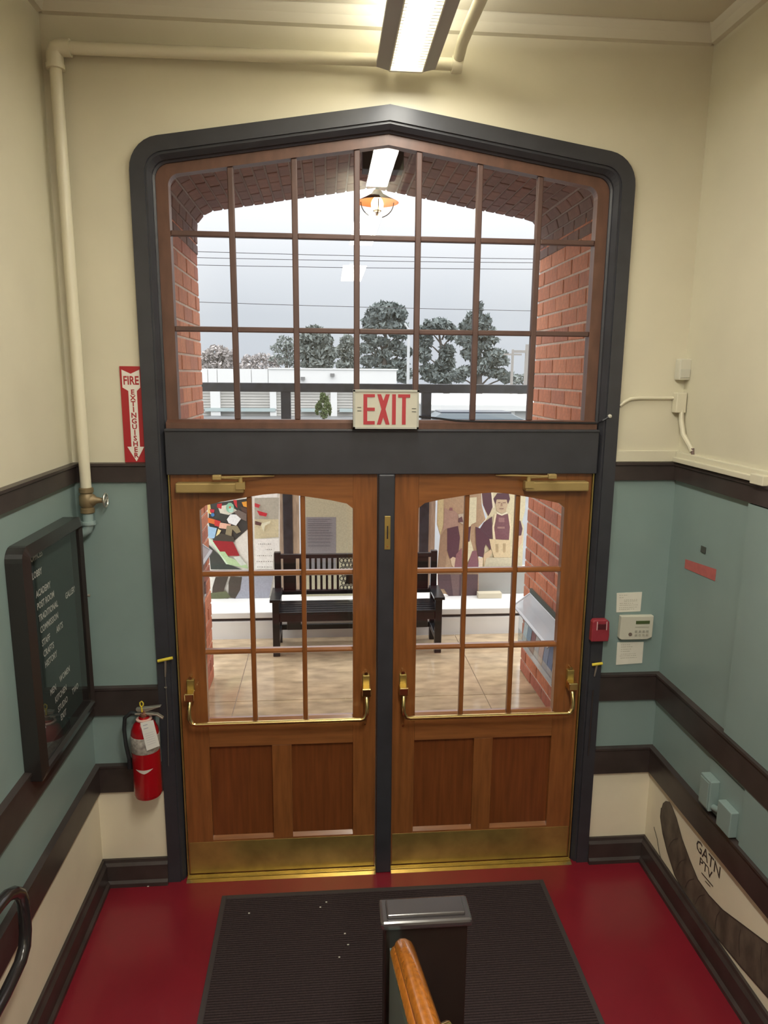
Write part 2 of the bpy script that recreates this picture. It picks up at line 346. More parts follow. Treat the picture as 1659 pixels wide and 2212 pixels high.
# ------------------------------------------------------------------ double doors
def make_door(s, name, label):
    d = thing(name, label, 'door', None, 'structure')
    X = lambda a, b_: (min(a*s, b_*s), max(a*s, b_*s))
    def bx(mb, xa, xb, y0, y1, z0, z1, m=None): x0, x1 = X(xa, xb); mb.box(x0, x1, y0, y1, z0, z1, m)
    Y0, Y1 = 0.034, 0.078
    gx0, gx1, gz = 0.150, 0.835, 0.825
    arc = [(gx0, gz), (gx0, 1.845), (gx0+0.028, 1.868), (0.25, 1.884), (0.35, 1.900), (0.43, 1.911), (0.4925, 1.916), (0.555, 1.911), (0.635, 1.898), (0.735, 1.880), (gx1-0.028, 1.864), (gx1, 1.841), (gx1, gz)]
    for nm, xa, xb in (('stile', 0.040, gx0), ('stile', gx1, 0.9565)):
        m = MB(); bx(m, xa, xb, Y0, Y1, 0.012, 2.003); m.build(nm, WOOD, d, 0.002)
    m = MB(); m.prism([(x*s, Y0, z) for x, z in arc[1:-1]] + [(gx1*s, Y0, 2.003), (gx0*s, Y0, 2.003)], (0, Y1-Y0, 0)); m.build('top_rail', WOODR, d)
    m = MB(); bx(m, gx0, gx1, Y0, Y1, 0.69, 0.803); m.build('lock_rail', WOODR, d, 0.002)
    m = MB(); bx(m, gx0, gx1, Y0, Y1, 0.012, 0.19); m.build('bottom_rail', WOODR, d)
    m = MB(); bx(m, 0.446, 0.540, Y0+0.001, Y1, 0.19, 0.69); m.build('centre_stile', WOOD, d, 0.002)
    for a, b_ in ((gx0, 0.446), (0.540, gx1)):
        m = MB(); bx(m, a, b_, Y0+0.020, Y1-0.006, 0.19, 0.69); m.build('panel', PANELW, d)
        m = MB()   # sloping bead at the foot of the panel
        m.prism([(a*s, Y0+0.001, 0.19), (a*s, Y0+0.021, 0.19), (a*s, Y0+0.021, 0.208), (a*s, Y0+0.001, 0.194)], ((b_-a)*s, 0, 0)); m.build('panel_bead', WOODR, d)
    # glazing bars
    MXd = [0.377, 0.616]; MZd = [1.163, 1.540]
    def az(x):
        x = abs(x)
        for p, q in zip(arc[1:-1], arc[2:]):
            if p[0] <= x <= q[0]+1e-9 and q[0] > p[0]: return p[1]+(q[1]-p[1])*(x-p[0])/(q[0]-p[0])
        return 1.84
    for x in MXd:
        m = MB(); m.prism([((x-0.011)*s, Y0+0.008, gz-0.02), ((x+0.011)*s, Y0+0.008, gz-0.02), ((x+0.011)*s, Y0+0.008, az(x+0.011)), ((x-0.011)*s, Y0+0.008, az(x-0.011))], (0, 0.032, 0)); m.build('muntin', WOOD, d, 0.005)
    segs = [gx0]+MXd+[gx1]
    for z in MZd:
        for i in range(3):
            m = MB(); a = segs[i]+(0.011 if i else 0); b_ = segs[i+1]-(0.011 if i < 2 else 0)
            m.prism([(a*s, Y0+0.008, z-0.006), (a*s, Y0+0.018, z-0.012), (a*s, Y0+0.040, z-0.012), (a*s, Y0+0.040, z+0.012), (a*s, Y0+0.022, z+0.011), (a*s, Y0+0.008, z+0.002)], ((b_-a)*s, 0, 0)); m.build('muntin', WOODR, d)
    for i in range(3):      # sloping glass beads on the lock rail
        m = MB(); a = segs[i]+(0.013 if i else 0); b_ = segs[i+1]-(0.013 if i < 2 else 0)
        m.prism([(a*s, Y0+0.002, 0.803), (a*s, Y0+0.002, 0.808), (a*s, Y0+0.012, 0.815), (a*s, Y0+0.024, gz+0.001), (a*s, Y0+0.040, gz+0.001), (a*s, Y0+0.040, 0.803)], ((b_-a)*s, 0, 0)); m.build('glass_bead', WOODR, d)
    zz = [gz]+MZd
    for i in range(3):
        a = segs[i]+(0.011 if i else 0); b_ = segs[i+1]-(0.011 if i < 2 else 0)
        for j in range(3):
            z0 = zz[j]+(0.012 if j else 0)
            if j < 2: pts = [(a, z0), (b_, z0), (b_, zz[j+1]-0.012), (a, zz[j+1]-0.012)]
            else:
                pts = [(a, z0), (b_, z0)]
                if i < 2: pts.append((b_, az(b_)))
                pts += [p for p in arc[::-1] if a < p[0] < b_ or (i == 2 and p[0] == gx1 and p[1] > z0) or (i == 0 and p[0] == gx0 and p[1] > z0)]
                if i > 0: pts.append((a, az(a)))
            MB().poly([(x*s, Y0+0.026, z) for x, z in pts]).build('pane', GLASS, d)
    m = MB(); bx(m, 0.046, 0.950, Y0-0.002, Y0, 0.016, 0.186); m.build('kick_plate', BRASSD, d, 0.0008)
    m = MB(); bx(m, 0.9585, 0.963, Y0-0.01, Y0+0.03, 0.012, 2.004); m.build('weatherstrip', BRASSD, d)
    # push bar
    pb = MB(); ya = -0.035
    xi, xo = 0.088, 0.906; zb = 0.848
    path = [(xi*s, 0.02, 0.965), (xi*s, -0.005, 0.960), (xi*s, -0.022, 0.945), ((xi-0.002)*s, ya, 0.91), ((xi+0.0)*s, ya-0.006, 0.875), ((xi+0.012)*s, ya-0.008, zb+0.004), ((xi+0.03)*s, ya-0.008, zb),
            ((xo-0.03)*s, ya-0.008, zb), ((xo-0.012)*s, ya-0.008, zb+0.004), (xo*s, ya-0.006, 0.875), ((xo+0.002)*s, ya, 0.91), (xo*s, -0.022, 0.945), (xo*s, -0.005, 0.960), (xo*s, 0.02, 0.965)]
    bar = pb.tube(path, 0.0102, 12).build('push_bar', BRASS, d)
    for x in (xi, xo):
        m = MB(); bx(m, x-0.017, x+0.017, 0.010, Y0, 0.955, 1.045); m.build('bar_plate', BRASSD, bar, 0.003)
        m = MB(); bx(m, x-0.022, x+0.022, -0.034, 0.014, 0.958, 0.996); m.build('bar_bracket', BRASS, bar, 0.004)
        MB().lathe((x*s, 0.012, 1.053), [(0.008, 0), (0.008, 0.02), (0.004, 0.022)], 10, 'y').build('screw', BRASS, bar)
    # closer
    cb = MB(); bx(cb, 0.63, 0.925, -0.022, Y0, 1.928, 1.972); cl = cb.build('door_closer', GOLDP, d, 0.006)
    m = MB(); bx(m, 0.625, 0.665, -0.030, 0.0, 1.945, 1.975); m.lathe((0.645*s, -0.012, 1.972), [(0.010, 0), (0.010, 0.026)], 10); m.build('spindle', GOLDP, cl)
    m = MB(); m.tube([(0.645*s, -0.012, 1.992), (0.735*s, -0.045, 2.001)], 0.006, 6); m.tube([(0.735*s, -0.045, 2.001), (0.50*s, 0.02, 1.998)], 0.004, 6); m.build('closer_arm', GOLDP, cl)
    m = MB(); bx(m, 0.722, 0.760, -0.058, -0.030, 1.990, 2.012); m.build('arm_joint', GOLDP, cl, 0.004)
    # lock set on inner stile
    MB().lathe((0.092*s, 0.022, 0.79 if s < 0 else 0.775), [(0.0035, 0), (0.0035, 0.013)], 10, 'y').build('small_keyhole', BRASS, d)
    return d
make_door(-1, 'door_1', 'left wooden door leaf with nine panes and brass bar')
make_door(1, 'door_2', 'right wooden door leaf with nine panes and brass bar')
t = thing('threshold', 'bright brass threshold strip under both doors', 'threshold')
for a, b_ in ((-0.963, -0.038), (0.038, 0.963)):
    pl_ = MB().prism([(a, -0.018, 0.0005), (a, 0.10, 0.0005), (a, 0.10, 0.010), (a, 0.01, 0.010), (a, -0.018, 0.002)], (b_-a, 0, 0)).build('plate', BRASS, t)
    for k in range(4): box('ridge', a, b_, 0.002+k*0.008, 0.005+k*0.008, 0.0095, 0.0115, BRASSD, pl_)

# ------------------------------------------------------------------ exit sign and cable
t = thing('exit_sign', 'small white EXIT sign with red letters on the window sill', 'sign')
e0, e1 = at(763, 842, y=-0.035), at(904, 925, y=-0.035)
box('housing', e0.x, e1.x, -0.035, 0.028, 2.211, e0.z, PLASTIC, t, 0.004)
m = MB(); ez0, ez1 = 2.211, e0.z
fr = 0.008
m.box(e0.x, e1.x, -0.039, -0.035, ez1-fr, ez1); m.box(e0.x, e1.x, -0.039, -0.035, ez0, ez0+fr); m.box(e0.x, e0.x+fr, -0.039, -0.035, ez0, ez1); m.box(e1.x-fr, e1.x, -0.039, -0.035, ez0, ez1)
m.build('rim', mat('grey_metal_rim', (0.42, 0.42, 0.37), 0.5), t)
RED = mat('sign_red', (0.42, 0.035, 0.045), 0.5)
def ub(mb, pts, y): mb.prism([(x, y, z) for x, z in pts], (0, -0.002, 0))
EW = e1.x-e0.x; EH = ez1-ez0
def EP(u, v): return (e0.x+EW*(u-110)/1390.0, ez1-EH*(v-200)/840.0)
L = {'E': [[(325, 290), (565, 290), (565, 355), (405, 355), (405, 580), (565, 580), (565, 650), (405, 650), (405, 870), (565, 870), (565, 945), (325, 945)]],
     'X': [[(615, 290), (695, 290), (745, 430), (795, 290), (880, 290), (790, 610), (880, 945), (800, 945), (745, 790), (695, 945), (610, 945), (705, 610)]],
     'I': [[(930, 290), (1010, 290), (1010, 945), (930, 945)]],
     'T': [[(1055, 290), (1312, 290), (1312, 360), (1222, 360), (1222, 945), (1142, 945), (1142, 360), (1055, 360)]]}
for k, ps in L.items():
    m = MB()
    for ps_ in ps: ub(m, [EP(*q) for q in ps_], -0.035)
    relabel(m.build('letter', RED, t), 'red letter %s' % k)
for u0, u1, vv in ((195, 280, 575), (195, 280, 650), (1350, 1440, 597), (1350, 1440, 665)):
    a, b_ = EP(u0, vv), EP(u1, vv); box('slot', a[0], b_[0], -0.0365, -0.035, a[1]-0.001, a[1]+0.001, BLACKM, t)
m = MB(); pts = [at(905, 900, y=0.03), at(940, 903, y=0.02), at(985, 909, y=0.02), at(1040, 911, y=0.02), at(1120, 912, y=0.02), at(1290, 914, y=0.025), at(1302, 908, y=0.0), at(1318, 899, y=-0.006)]
tag(m.tube(pts, 0.0045, 6).build('power_cable', BLACKM), 'thin black cable running right from the EXIT sign along the sill', 'cable')
q = at(1317, 899, y=-0.002)
tag(MB().lathe((q.x, -0.012, q.z), [(0.002, 0), (0.008, 0.003), (0.009, 0.010)], 12, 'y').build('cable_clip', PLASTIC), 'tiny white cable clip on the casing right of window', 'clip')

# ------------------------------------------------------------------ fire extinguisher arrow sign
t = thing('wall_sign', 'red vertical sign with white arrow reading FIRE EXTINGUISHER', 'sign')
X0, X1, Z0, Z1 = -1.139, -1.049, 2.0605, 2.469
RED2 = mat('sign_red_plate', (0.36, 0.016, 0.022), 0.4); SW = mat('sign_white', (0.75, 0.72, 0.66), 0.5)
box('plate', X0, X1-0.003, 0.011, 0.0155, Z0, Z1, RED2, t, 0.0005)
def SP(u, v): return (X0+(X1-X0)*(u-72)/132.0, Z1-(Z1-Z0)*(v-640)/575.0)
def sk(u, v): return SP(u-(v-640)*0.054, v)
m = MB(); arrow = [(84, 660), (138, 684), (192, 660), (192, 770), (168, 800), (168, 1120), (200, 1120), (138, 1212), (90, 1120), (118, 1120), (118, 800), (88, 770)]
arrow = [(84, 660), (138, 684), (192, 660), (192, 765), (170, 785), (170, 1120), (196, 1120), (144, 1210), (92, 1120), (118, 1120), (118, 785), (84, 765)]
m.prism([(SP(u, v)[0], 0.011, SP(u, v)[1]) for u, v in arrow], (0, -0.0006, 0)); m.build('arrow', SW, t)
m = MB(); p_ = SP(138, 747); text_mesh(m, 'FIRE', 0.050, (p_[0], 0.0104, p_[1]), (1, 0, 0), (0, 0, 1), RED2, 0.72, 0.0005, 0.025, 'CENTER')
m.build('lettering'); m = MB()
for i, ch in enumerate('EXTINGUISHER'):
    p_ = SP(144, 806+i*34.5); text_mesh(m, ch, 0.0295, (p_[0], 0.0104, p_[1]), (1, 0, 0), (0, 0, 1), RED2, 1.05, 0.0005, 0.03, 'CENTER')
o1 = m.build('lettering'); o1.parent = t
for ob in list(COL.objects):
    if ob.name.startswith('lettering') and not ob.parent: ob.parent = t

# ------------------------------------------------------------------ fire extinguisher
t = thing('fire_extinguisher', 'red fire extinguisher hanging left of the doors with white tag', 'extinguisher')
a = at(283, 1620, y=-0.11); b_ = at(344, 1620, y=-0.11); cx = (a.x+b_.x)/2; rr = 0.5*(b_.x-a.x); cy = -0.01-rr-0.025
zb = at(314, 1728, y=cy-rr*0.7).z; zt = at(314, 1552, y=cy).z
EXR = mat('extinguisher_red', (0.33, 0.004, 0.008), 0.25, coat=0.5)
MB().lathe((cx, cy, zb), [(rr*0.82, 0), (rr*0.93, 0.004), (rr*0.93, 0.012), (rr, 0.016), (rr, zt-zb-0.07), (rr*0.93, zt-zb-0.045), (rr*0.72, zt-zb-0.018), (rr*0.42, zt-zb-0.002), (rr*0.36, zt-zb+0.01)], 32).build('cylinder', EXR, t)
zl0, zl1 = at(314, 1632, y=cy-rr).z, at(314, 1598, y=cy-rr).z
MB().lathe((cx, cy, zl0), [(rr+0.0006, 0), (rr+0.0012, 0.001), (rr+0.0012, zl1-zl0), (rr+0.0006, zl1-zl0+0.001)], 32).build('label_band', mat('printed_band', (0.42, 0.38, 0.34), 0.5, noise=0.5, scale=70), t)
# white winged badge low on the cylinder
m = MB(); zc = at(314, 1668, y=cy-rr).z; N = 12; T_, B_ = [], []
for i in range(N+1):
    k = -1+2*i/N; a_ = -PI/2+k*0.62+0.05; x = cx+(rr+0.0015)*math.cos(a_); y = cy+(rr+0.0015)*math.sin(a_)
    T_.append((x, y, zc+0.008+0.002*abs(k))); B_.append((x, y, zc+0.009-0.019*(1-abs(k)**1.3)))
m.strip(T_, B_); m.build('badge', mat('badge_white', (0.62, 0.58, 0.52), 0.5), t)
MET = mat('nickel_metal', (0.55, 0.53, 0.46), 0.35, metal=0.8)
MB().lathe((cx, cy, zt+0.004), [(0.014, 0), (0.014, 0.012), (0.018, 0.014), (0.018, 0.024), (0.012, 0.026), (0.012, 0.04)], 16).build('valve', mat('valve_brass', (0.32, 0.17, 0.12), 0.4, metal=0.6), t)
MB().lathe((cx, cy, zt-0.006), [(rr*0.44, 0), (rr*0.56, 0.003), (rr*0.56, 0.008), (rr*0.44, 0.01)], 24).build('neck_ring', mat('ring_pinkish', (0.65, 0.42, 0.36), 0.5), t)
MB().prism([(cx-0.032, cy-0.010, zt+0.052), (cx-0.030, cy-0.010, zt+0.040), (cx+0.005, cy-0.010, zt+0.034), (cx+0.078, cy-0.010, zt+0.058), (cx+0.078, cy-0.010, zt+0.062), (cx+0.02, cy-0.010, zt+0.056), (cx-0.01, cy-0.010, zt+0.055)], (0, 0.02, 0)).build('operating_lever', MET, t, 0.002)
MB().prism([(cx-0.038, cy-0.010, zt+0.030), (cx-0.038, cy-0.010, zt+0.022), (cx+0.01, cy-0.010, zt+0.020), (cx+0.055, cy-0.010, zt+0.016), (cx+0.085, cy-0.010, zt-0.004), (cx+0.086, cy-0.010, zt+0.004), (cx+0.060, cy-0.010, zt+0.024), (cx+0.01, cy-0.010, zt+0.032)], (0, 0.02, 0)).build('carry_handle', MET, t, 0.002)
YEL = mat('yellow_plastic', (0.70, 0.55, 0.05), 0.5)
m = MB(); m.tube([(cx-0.003, cy-0.016, zt+0.040), (cx-0.003, cy-0.018, zt+0.066)], 0.0035, 6); m.tube([(cx-0.003, cy-0.018, zt+0.064), (cx+0.005, cy-0.018, zt+0.074), (cx+0.005, cy-0.018, zt+0.084), (cx-0.001, cy-0.018, zt+0.092), (cx-0.009, cy-0.018, zt+0.086), (cx-0.009, cy-0.018, zt+0.074), (cx-0.003, cy-0.018, zt+0.064)], 0.003, 6); m.build('safety_pin', YEL, t)
m = MB(); m.tube([(cx-0.030, cy, zt+0.026), (cx-0.055, cy, zt+0.030), (cx-rr-0.022, cy, zt+0.005), (cx-rr-0.028, cy, zt-0.05), (cx-rr-0.024, cy, zt-0.13), (cx-rr-0.012, cy-0.003, zt-0.20)], 0.009, 10); m.build('hose', mat('black_rubber', (0.02, 0.022, 0.024), 0.5), t)
m = MB(); m.tube([(cx-rr-0.012, cy-0.003, zt-0.19), (cx-rr-0.011, cy-0.004, zt-0.24)], [0.010, 0.013], 10); m.build('nozzle', BLACKM, t)
box('wall_bracket', cx-0.025, cx+0.025, cy+rr-0.006, 0.003, zt-0.20, zt-0.03, BLACKM, t)
ty = cy-rr-0.004; tp = [at(*q_, y=ty) for q_ in ((303, 1562), (331, 1555), (345, 1611), (317, 1622))]
m = MB(); m.prism([tuple(q_) for q_ in tp], (0, -0.0006, 0)); tg = m.build('inspection_tag', mat('tag_white', (0.80, 0.78, 0.74), 0.7), t)
m = MB(); A_, B2, C_, D_ = tp
for k in (0.12, 0.24, 0.42, 0.5, 0.58, 0.66, 0.74, 0.82):
    l0 = A_.lerp(D_, k); l1 = B2.lerp(C_, k); a0, a1 = l0.lerp(l1, 0.15), l0.lerp(l1, 0.5 if k < 0.3 else 0.82); dz = Vector((0, 0, 0.003 if k < 0.3 else 0.0009)); dy = Vector((0, -0.0012, 0))
    m.add([a0+dy, a1+dy, a1+dy+dz, a0+dy+dz], [(0, 1, 2, 3)])
m.build('tag_print', mat('tag_ink', (0.35, 0.35, 0.45), 0.8), tg)

# ------------------------------------------------------------------ T handled dogging keys
def tkey(u0, v0, u1, v1, low, label, bent):
    t = thing('hanging_key', label, 'tool', 'yellow handled keys hanging on the casing')
    a = at(u0, v0, y=-0.02); b_ = at(u1, v1, y=-0.02); mid = (a+b_)/2
    MB().tube([a, mid+Vector((0, -0.002, 0.001)), b_], 0.007, 8).build('grip', YEL, t)
    m = MB(); e_ = at(*bent, y=-0.016); m.tube([mid, mid.lerp(e_, 0.6), e_], [0.005, 0.0045, 0.003], 8); m.build('stem', MET, t)
    if low:
        m = MB(); q_ = at(*low, y=-0.012); m.tube([e_, e_.lerp(q_, 0.4)+Vector((0.004, 0, 0)), q_], 0.0022, 6); m.build('cord', mat('grey_cord', (0.10, 0.09, 0.08), 0.6), t)
        MB().lathe(tuple(e_.lerp(q_, 0.12)), [(0.006, 0), (0.006, 0.004)], 8).build('collar', MET, t)
tkey(341, 1428, 373, 1421, (364, 1655), 'yellow T-handled key on a long cord, casing left of doors', (357, 1462))
tkey(1279, 1436, 1301, 1433, None, 'short yellow T-handled key on the casing right of doors', (1284, 1461))
q = at(1281, 1490, y=-0.004); tag(MB().tube([(q.x, -0.006, q.z), (q.x-0.002, -0.006, 0.60)], 0.0035, 6).build('wire_cover', BLACKTRIM), 'thin dark wire running down the casing right of doors', 'wire')

# ------------------------------------------------------------------ white pipe with brass valve
t = thing('water_pipe', 'cream painted pipe running along the top then down left corner', 'pipe')
R_ = 0.023; px, py = -1.296, -0.035
m = MB(); m.tube([(0.0, py, 3.668), (-1.25, py, 3.662)], R_, 12); m.build('horizontal_pipe', PIPEP, t)
m = MB(); m.tube([(px, py, 3.62), (px, py, 1.955)], R_, 12); m.build('riser', PIPEP, t)
m = MB(); m.tube([(-1.235, py, 3.662), (-1.265, py, 3.662), (-1.288, py, 3.655), (px, py, 3.635), (px, py, 3.60)], 0.032, 12); m.lathe((px, py, 3.585), [(0.035, 0), (0.035, 0.016)], 12); m.build('elbow', PIPEP, t)
VB = mat('tarnished_brass', (0.23, 0.17, 0.09), 0.5, metal=0.4)
m = MB(); m.lathe((px, py, 1.845), [(0.024, 0), (0.030, 0.004), (0.030, 0.022), (0.024, 0.026), (0.032, 0.04), (0.032, 0.075), (0.024, 0.088), (0.030, 0.092), (0.030, 0.11), (0.024, 0.113)], 12); m.lathe((px, py, 1.902), [(0.030, 0), (0.026, 0.03), (0.015, 0.04), (0.010, 0.065)], 10, 'x'); vb = m.build('valve_body', VB, t)
m = MB(); m.lathe((px+0.062, py, 1.902), [(0.004, -0.01), (0.004, 0.022)], 8, 'x')
ringp = [(px+0.078, py+0.030*math.cos(a_), 1.902+0.030*math.sin(a_)) for a_ in [2*PI*k/16 for k in range(17)]]; m.tube(ringp, 0.0035, 6)
for k in range(4): m.tube([(px+0.078, py, 1.902), (px+0.078, py+0.03*math.cos(k*PI/2+0.4), 1.902+0.03*math.sin(k*PI/2+0.4))], 0.003, 5)
m.build('hand_wheel', MET, vb)
GRP = mat('grey_painted_pipe', (0.28, 0.37, 0.36), 0.4)
m = MB(); m.tube([(px, py, 1.86), (px, py, 1.80), (px-0.005, py, 1.775), (px-0.025, py, 1.76), (px-0.07, py, 1.757)], 0.022, 12); m.lathe((px, py, 1.795), [(0.030, 0), (0.032, 0.004), (0.030, 0.016)], 12); m.build('lower_elbow', GRP, t)
t = thing('ceiling_conduit', 'cream conduit running along the ceiling right of the light', 'pipe')
m = MB(); m.tube([(0.02, py, 3.664), (0.255, py, 3.664)], R_, 12); m.build('stub', PIPEP, t)
m = MB(); m.lathe((0.262, py, 3.664), [(0.031, -0.02), (0.034, 0), (0.031, 0.02)], 12, 'x'); m.build('tee', PIPEP, t)
m = MB(); m.tube([(0.265, py, 3.67), (0.268, -0.12, 3.71), (0.272, -0.2, 3.72), (0.29, -2.4, 3.72)], R_, 12); m.build('run', PIPEP, t)

# ------------------------------------------------------------------ ceiling lights
HOUS = mat('grey_light_housing', (0.36, 0.35, 0.34), 0.5)
LENS = mat('lit_diffuser', (0.9, 0.9, 0.85), 0.5, emit=(1.0, 0.97, 0.82), es=5.0)
CREAMM = mat('louvre_white', (0.8, 0.78, 0.66), 0.4)
def light(y0, y1, label):
    t = thing('ceiling_light', label, 'light', 'ceiling lights')
    xc = 0.050; hz = 3.60
    m = MB(); m.prism([(xc-0.115, y0, hz+0.012), (xc-0.066, y0, hz), (xc-0.066, y0, hz+0.03), (xc+0.066, y0, hz+0.03), (xc+0.066, y0, hz), (xc+0.115, y0, hz+0.012), (xc+0.115, y0, hz+0.03), (xc+0.075, y0, hz+0.12), (xc-0.075, y0, hz+0.12), (xc-0.115, y0, hz+0.03)], (0, y1-y0, 0)); m.build('housing', HOUS, t)
    box('diffuser', xc-0.060, xc+0.060, y0+0.015, y1-0.015, hz+0.012, hz+0.024, LENS, t)
    box('end_rim', xc-0.066, xc+0.066, y1-0.012, y1, hz-0.004, hz+0.03, CREAMM, t)
    m = MB(); k = y0+0.03
    while k < y1-0.03:
        m.box(xc+0.036, xc+0.062, k, k+0.003, hz-0.001, hz+0.012); m.box(xc-0.062, xc-0.050, k, k+0.003, hz-0.001, hz+0.012); k += 0.022
    m.build('louvre_blades', CREAMM, t)['kind'] = 'stuff'
    for xx in (xc-0.066, xc+0.062): box('side_rim', xx, xx+0.004, y0, y1, hz-0.003, hz+0.012, CREAMM, t)
    for yy in (y0+0.25, y1-0.25):
        h_ = MB().tube([(xc, yy, hz+0.11), (xc, yy, ZC)], 0.008, 8).build('hanger', HOUS, t); MB().lathe((xc, yy, ZC-0.02), [(0.03, 0), (0.035, 0.02)], 12).build('ceiling_cup', HOUS, h_)
light(-1.34, -0.115, 'long lit fluorescent ceiling light above the doorway')
light(-3.4, -2.15, 'unseen second fluorescent light added above the stairs as fill')  # out-of-view fixture added to carry the rear fill lamps
light(-5.85, -4.55, 'unseen fluorescent light added behind the viewer as fill')  # out-of-view fixture added to carry the hall fill lamp

# ------------------------------------------------------------------ fittings on the right of the doors
t = thing('alarm_box', 'small red alarm box on the dark casing right of doors', 'alarm')
ra, rb = at(1278, 1338, y=-0.025), at(1312, 1384, y=-0.025)
RB = mat('alarm_red', (0.30, 0.035, 0.05), 0.3, noise=0.2, scale=20)
MB().prism([(ra.x, -0.002, rb.z), (rb.x, -0.002, rb.z), (rb.x+0.004, -0.002, rb.z+0.03), (rb.x, -0.002, ra.z-0.01), (rb.x-0.012, -0.002, ra.z), (ra.x+0.010, -0.002, ra.z), (ra.x+0.002, -0.002, ra.z-0.012)], (0, -0.035, 0)).build('case', RB, t, 0.005)
for xx in (ra.x+0.022, rb.x-0.016): box('rib', xx, xx+0.004, -0.040, -0.036, ra.z-0.05, ra.z-0.008, mat('rib_pink', (0.6, 0.4, 0.4), 0.4), t)
box('handle', ra.x+0.028, rb.x-0.018, -0.041, -0.036, ra.z-0.045, ra.z-0.02, mat('dark_red', (0.08, 0.01, 0.015), 0.4), t, 0.001)

t = thing('alarm_keypad', 'white alarm keypad with green display between two notes', 'keypad')
kp = [at(*q_, y=-0.012) for q_ in ((1340, 1331), (1409, 1331), (1406, 1376), (1396, 1381), (1342, 1381), (1337, 1376))]
kp = [(1.126, 1.322), (1.287, 1.322), (1.286, 1.215), (1.262, 1.204), (1.136, 1.204), (1.124, 1.211)]
MB().prism([(x, 0.014, z) for x, z in kp], (0, -0.028, 0)).build('case', PLASTIC, t, 0.003)
box('display', 1.200, 1.268, -0.0155, -0.014, 1.283, 1.299, mat('green_display', (0.07, 0.10, 0.035), 0.3), t)
for r_ in range(2):
    for c_ in range(4): box('key', 1.198+c_*0.0185, 1.210+c_*0.0185, -0.0165, -0.014, 1.222+r_*0.018, 1.234+r_*0.018, mat('key_grey', (0.38, 0.37, 0.30), 0.5), t, 0.001)
box('label_strip', 1.198, 1.266, -0.0150, -0.014, 1.266, 1.270, mat('key_grey', (0.38, 0.37, 0.30)), t)
MB().lathe((1.176, -0.016, 1.232), [(0.009, 0), (0.009, 0.003)], 12, 'y').build('speaker_hole', mat('dull_brown', (0.16, 0.12, 0.10), 0.6), t)
INK = mat('note_ink', (0.36, 0.33, 0.25), 0.8)
def note(pts, label, rows):
    t = thing('paper_note', label, 'note', 'paper notes around the keypad')
    MB().prism([(x, 0.0155, z) for x, z in pts], (0, -0.003, 0)).build('sheet', PAPER, t)
    m = MB(); (ax, az), (bx_, bz), (cx_, cz), (dx, dz) = pts
    for k, a0, a1 in rows:
        lx, lz = ax+(dx-ax)*k, az+(dz-az)*k; rx, rz = bx_+(cx_-bx_)*k, bz+(cz-bz)*k
        xa, za = lx+(rx-lx)*a0, lz+(rz-lz)*a0; xb, zb_ = lx+(rx-lx)*a1, lz+(rz-lz)*a1; n_ = max(2, int((xb-xa)/0.009))
        for i in range(n_):
            s0 = i/n_; s1 = s0+random.uniform(0.5, 0.9)/n_
            m.add([(xa+(xb-xa)*s0, 0.0121, za+(zb_-za)*s0), (xa+(xb-xa)*s1, 0.0121, za+(zb_-za)*s1), (xa+(xb-xa)*s1, 0.0121, za+(zb_-za)*s1+0.0022), (xa+(xb-xa)*s0, 0.0121, za+(zb_-za)*s0+0.0022)], [(0, 1, 2, 3)])
    m.build('writing', INK, t)
note([(1.107, 1.430), (1.231, 1.433), (1.230, 1.337), (1.112, 1.334)], 'handwritten paper note taped just above the keypad', [(0.13, .1, .45), (0.25, .1, .3), (0.38, .3, .85), (0.45, .3, .85), (0.56, .12, .7), (0.66, .12, .88), (0.78, .1, .85), (0.87, .1, .75)])
note([(1.128, 1.181), (1.259, 1.181), (1.260, 1.072), (1.129, 1.066)], 'creased paper note taped just below the keypad', [(0.12, .15, .5), (0.22, .15, .6), (0.32, .15, .55), (0.42, .15, .5), (0.54, .15, .75), (0.62, .12, .75), (0.72, .15, .8)])

t = thing('motion_sensor', 'small white motion sensor high on the right of window', 'sensor')
box('case', 1.300, 1.356, -0.030, 0.0155, 2.430, 2.524, PLASTIC, t, 0.006)
box('lens', 1.306, 1.350, -0.034, -0.029, 2.440, 2.478, mat('sensor_lens', (0.50, 0.49, 0.42), 0.25), t, 0.003)

t = thing('cable_raceway', 'cream cable tubing and box beside the right edge of window', 'conduit')
m = MB(); m.tube([(1.052, 0.006, 2.314), (1.075, 0.006, 2.332), (1.10, 0.006, 2.345), (1.14, 0.006, 2.349), (1.305, 0.006, 2.350)], 0.0075, 8); m.build('tubing', CREAM, t)
box('junction_box', 1.300, XR+0.012, -0.030, 0.014, 2.285, 2.375, CREAM, t, 0.004)
m = MB(); m.tube([(XR-0.005, -0.02, 2.30), (XR-0.004, -0.025, 2.25), (XR-0.002, -0.05, 2.19), (XR+0.006, -0.10, 2.145), (XR+0.010, -0.12, 2.12)], 0.011, 8); m.build('cable', CREAM, t)
m = MB(); m.tube([(XR+0.010, -0.12, 2.135), (XR+0.011, -0.125, 2.105)], 0.007, 8); m.build('cable_end', mat('brown_cable_end', (0.14, 0.09, 0.08), 0.5), t)
m = MB(); m.box(1.05, XR+0.016, 0.004, 0.018, ZT, 2.112); o = m.build('trim_30', CREAM, bevel=0.003); struct(o, 'cream ledge strip above the upper rail right of casing', 'trim')
m = MB(); m.box(XR-0.004, XR+0.018, -3.0, 0.0, ZT, 2.108); o = m.build('trim_31', CREAM, bevel=0.003); struct(o, 'cream ledge strip above the upper rail on right wall', 'trim')
t = thing('wall_raceway', 'cream plastic raceway lying on the right wall upper rail', 'conduit')
box('channel', XR-0.022, XR-0.003, -0.62, -0.01, ZT+0.003, ZT+0.025, CREAM, t, 0.003)
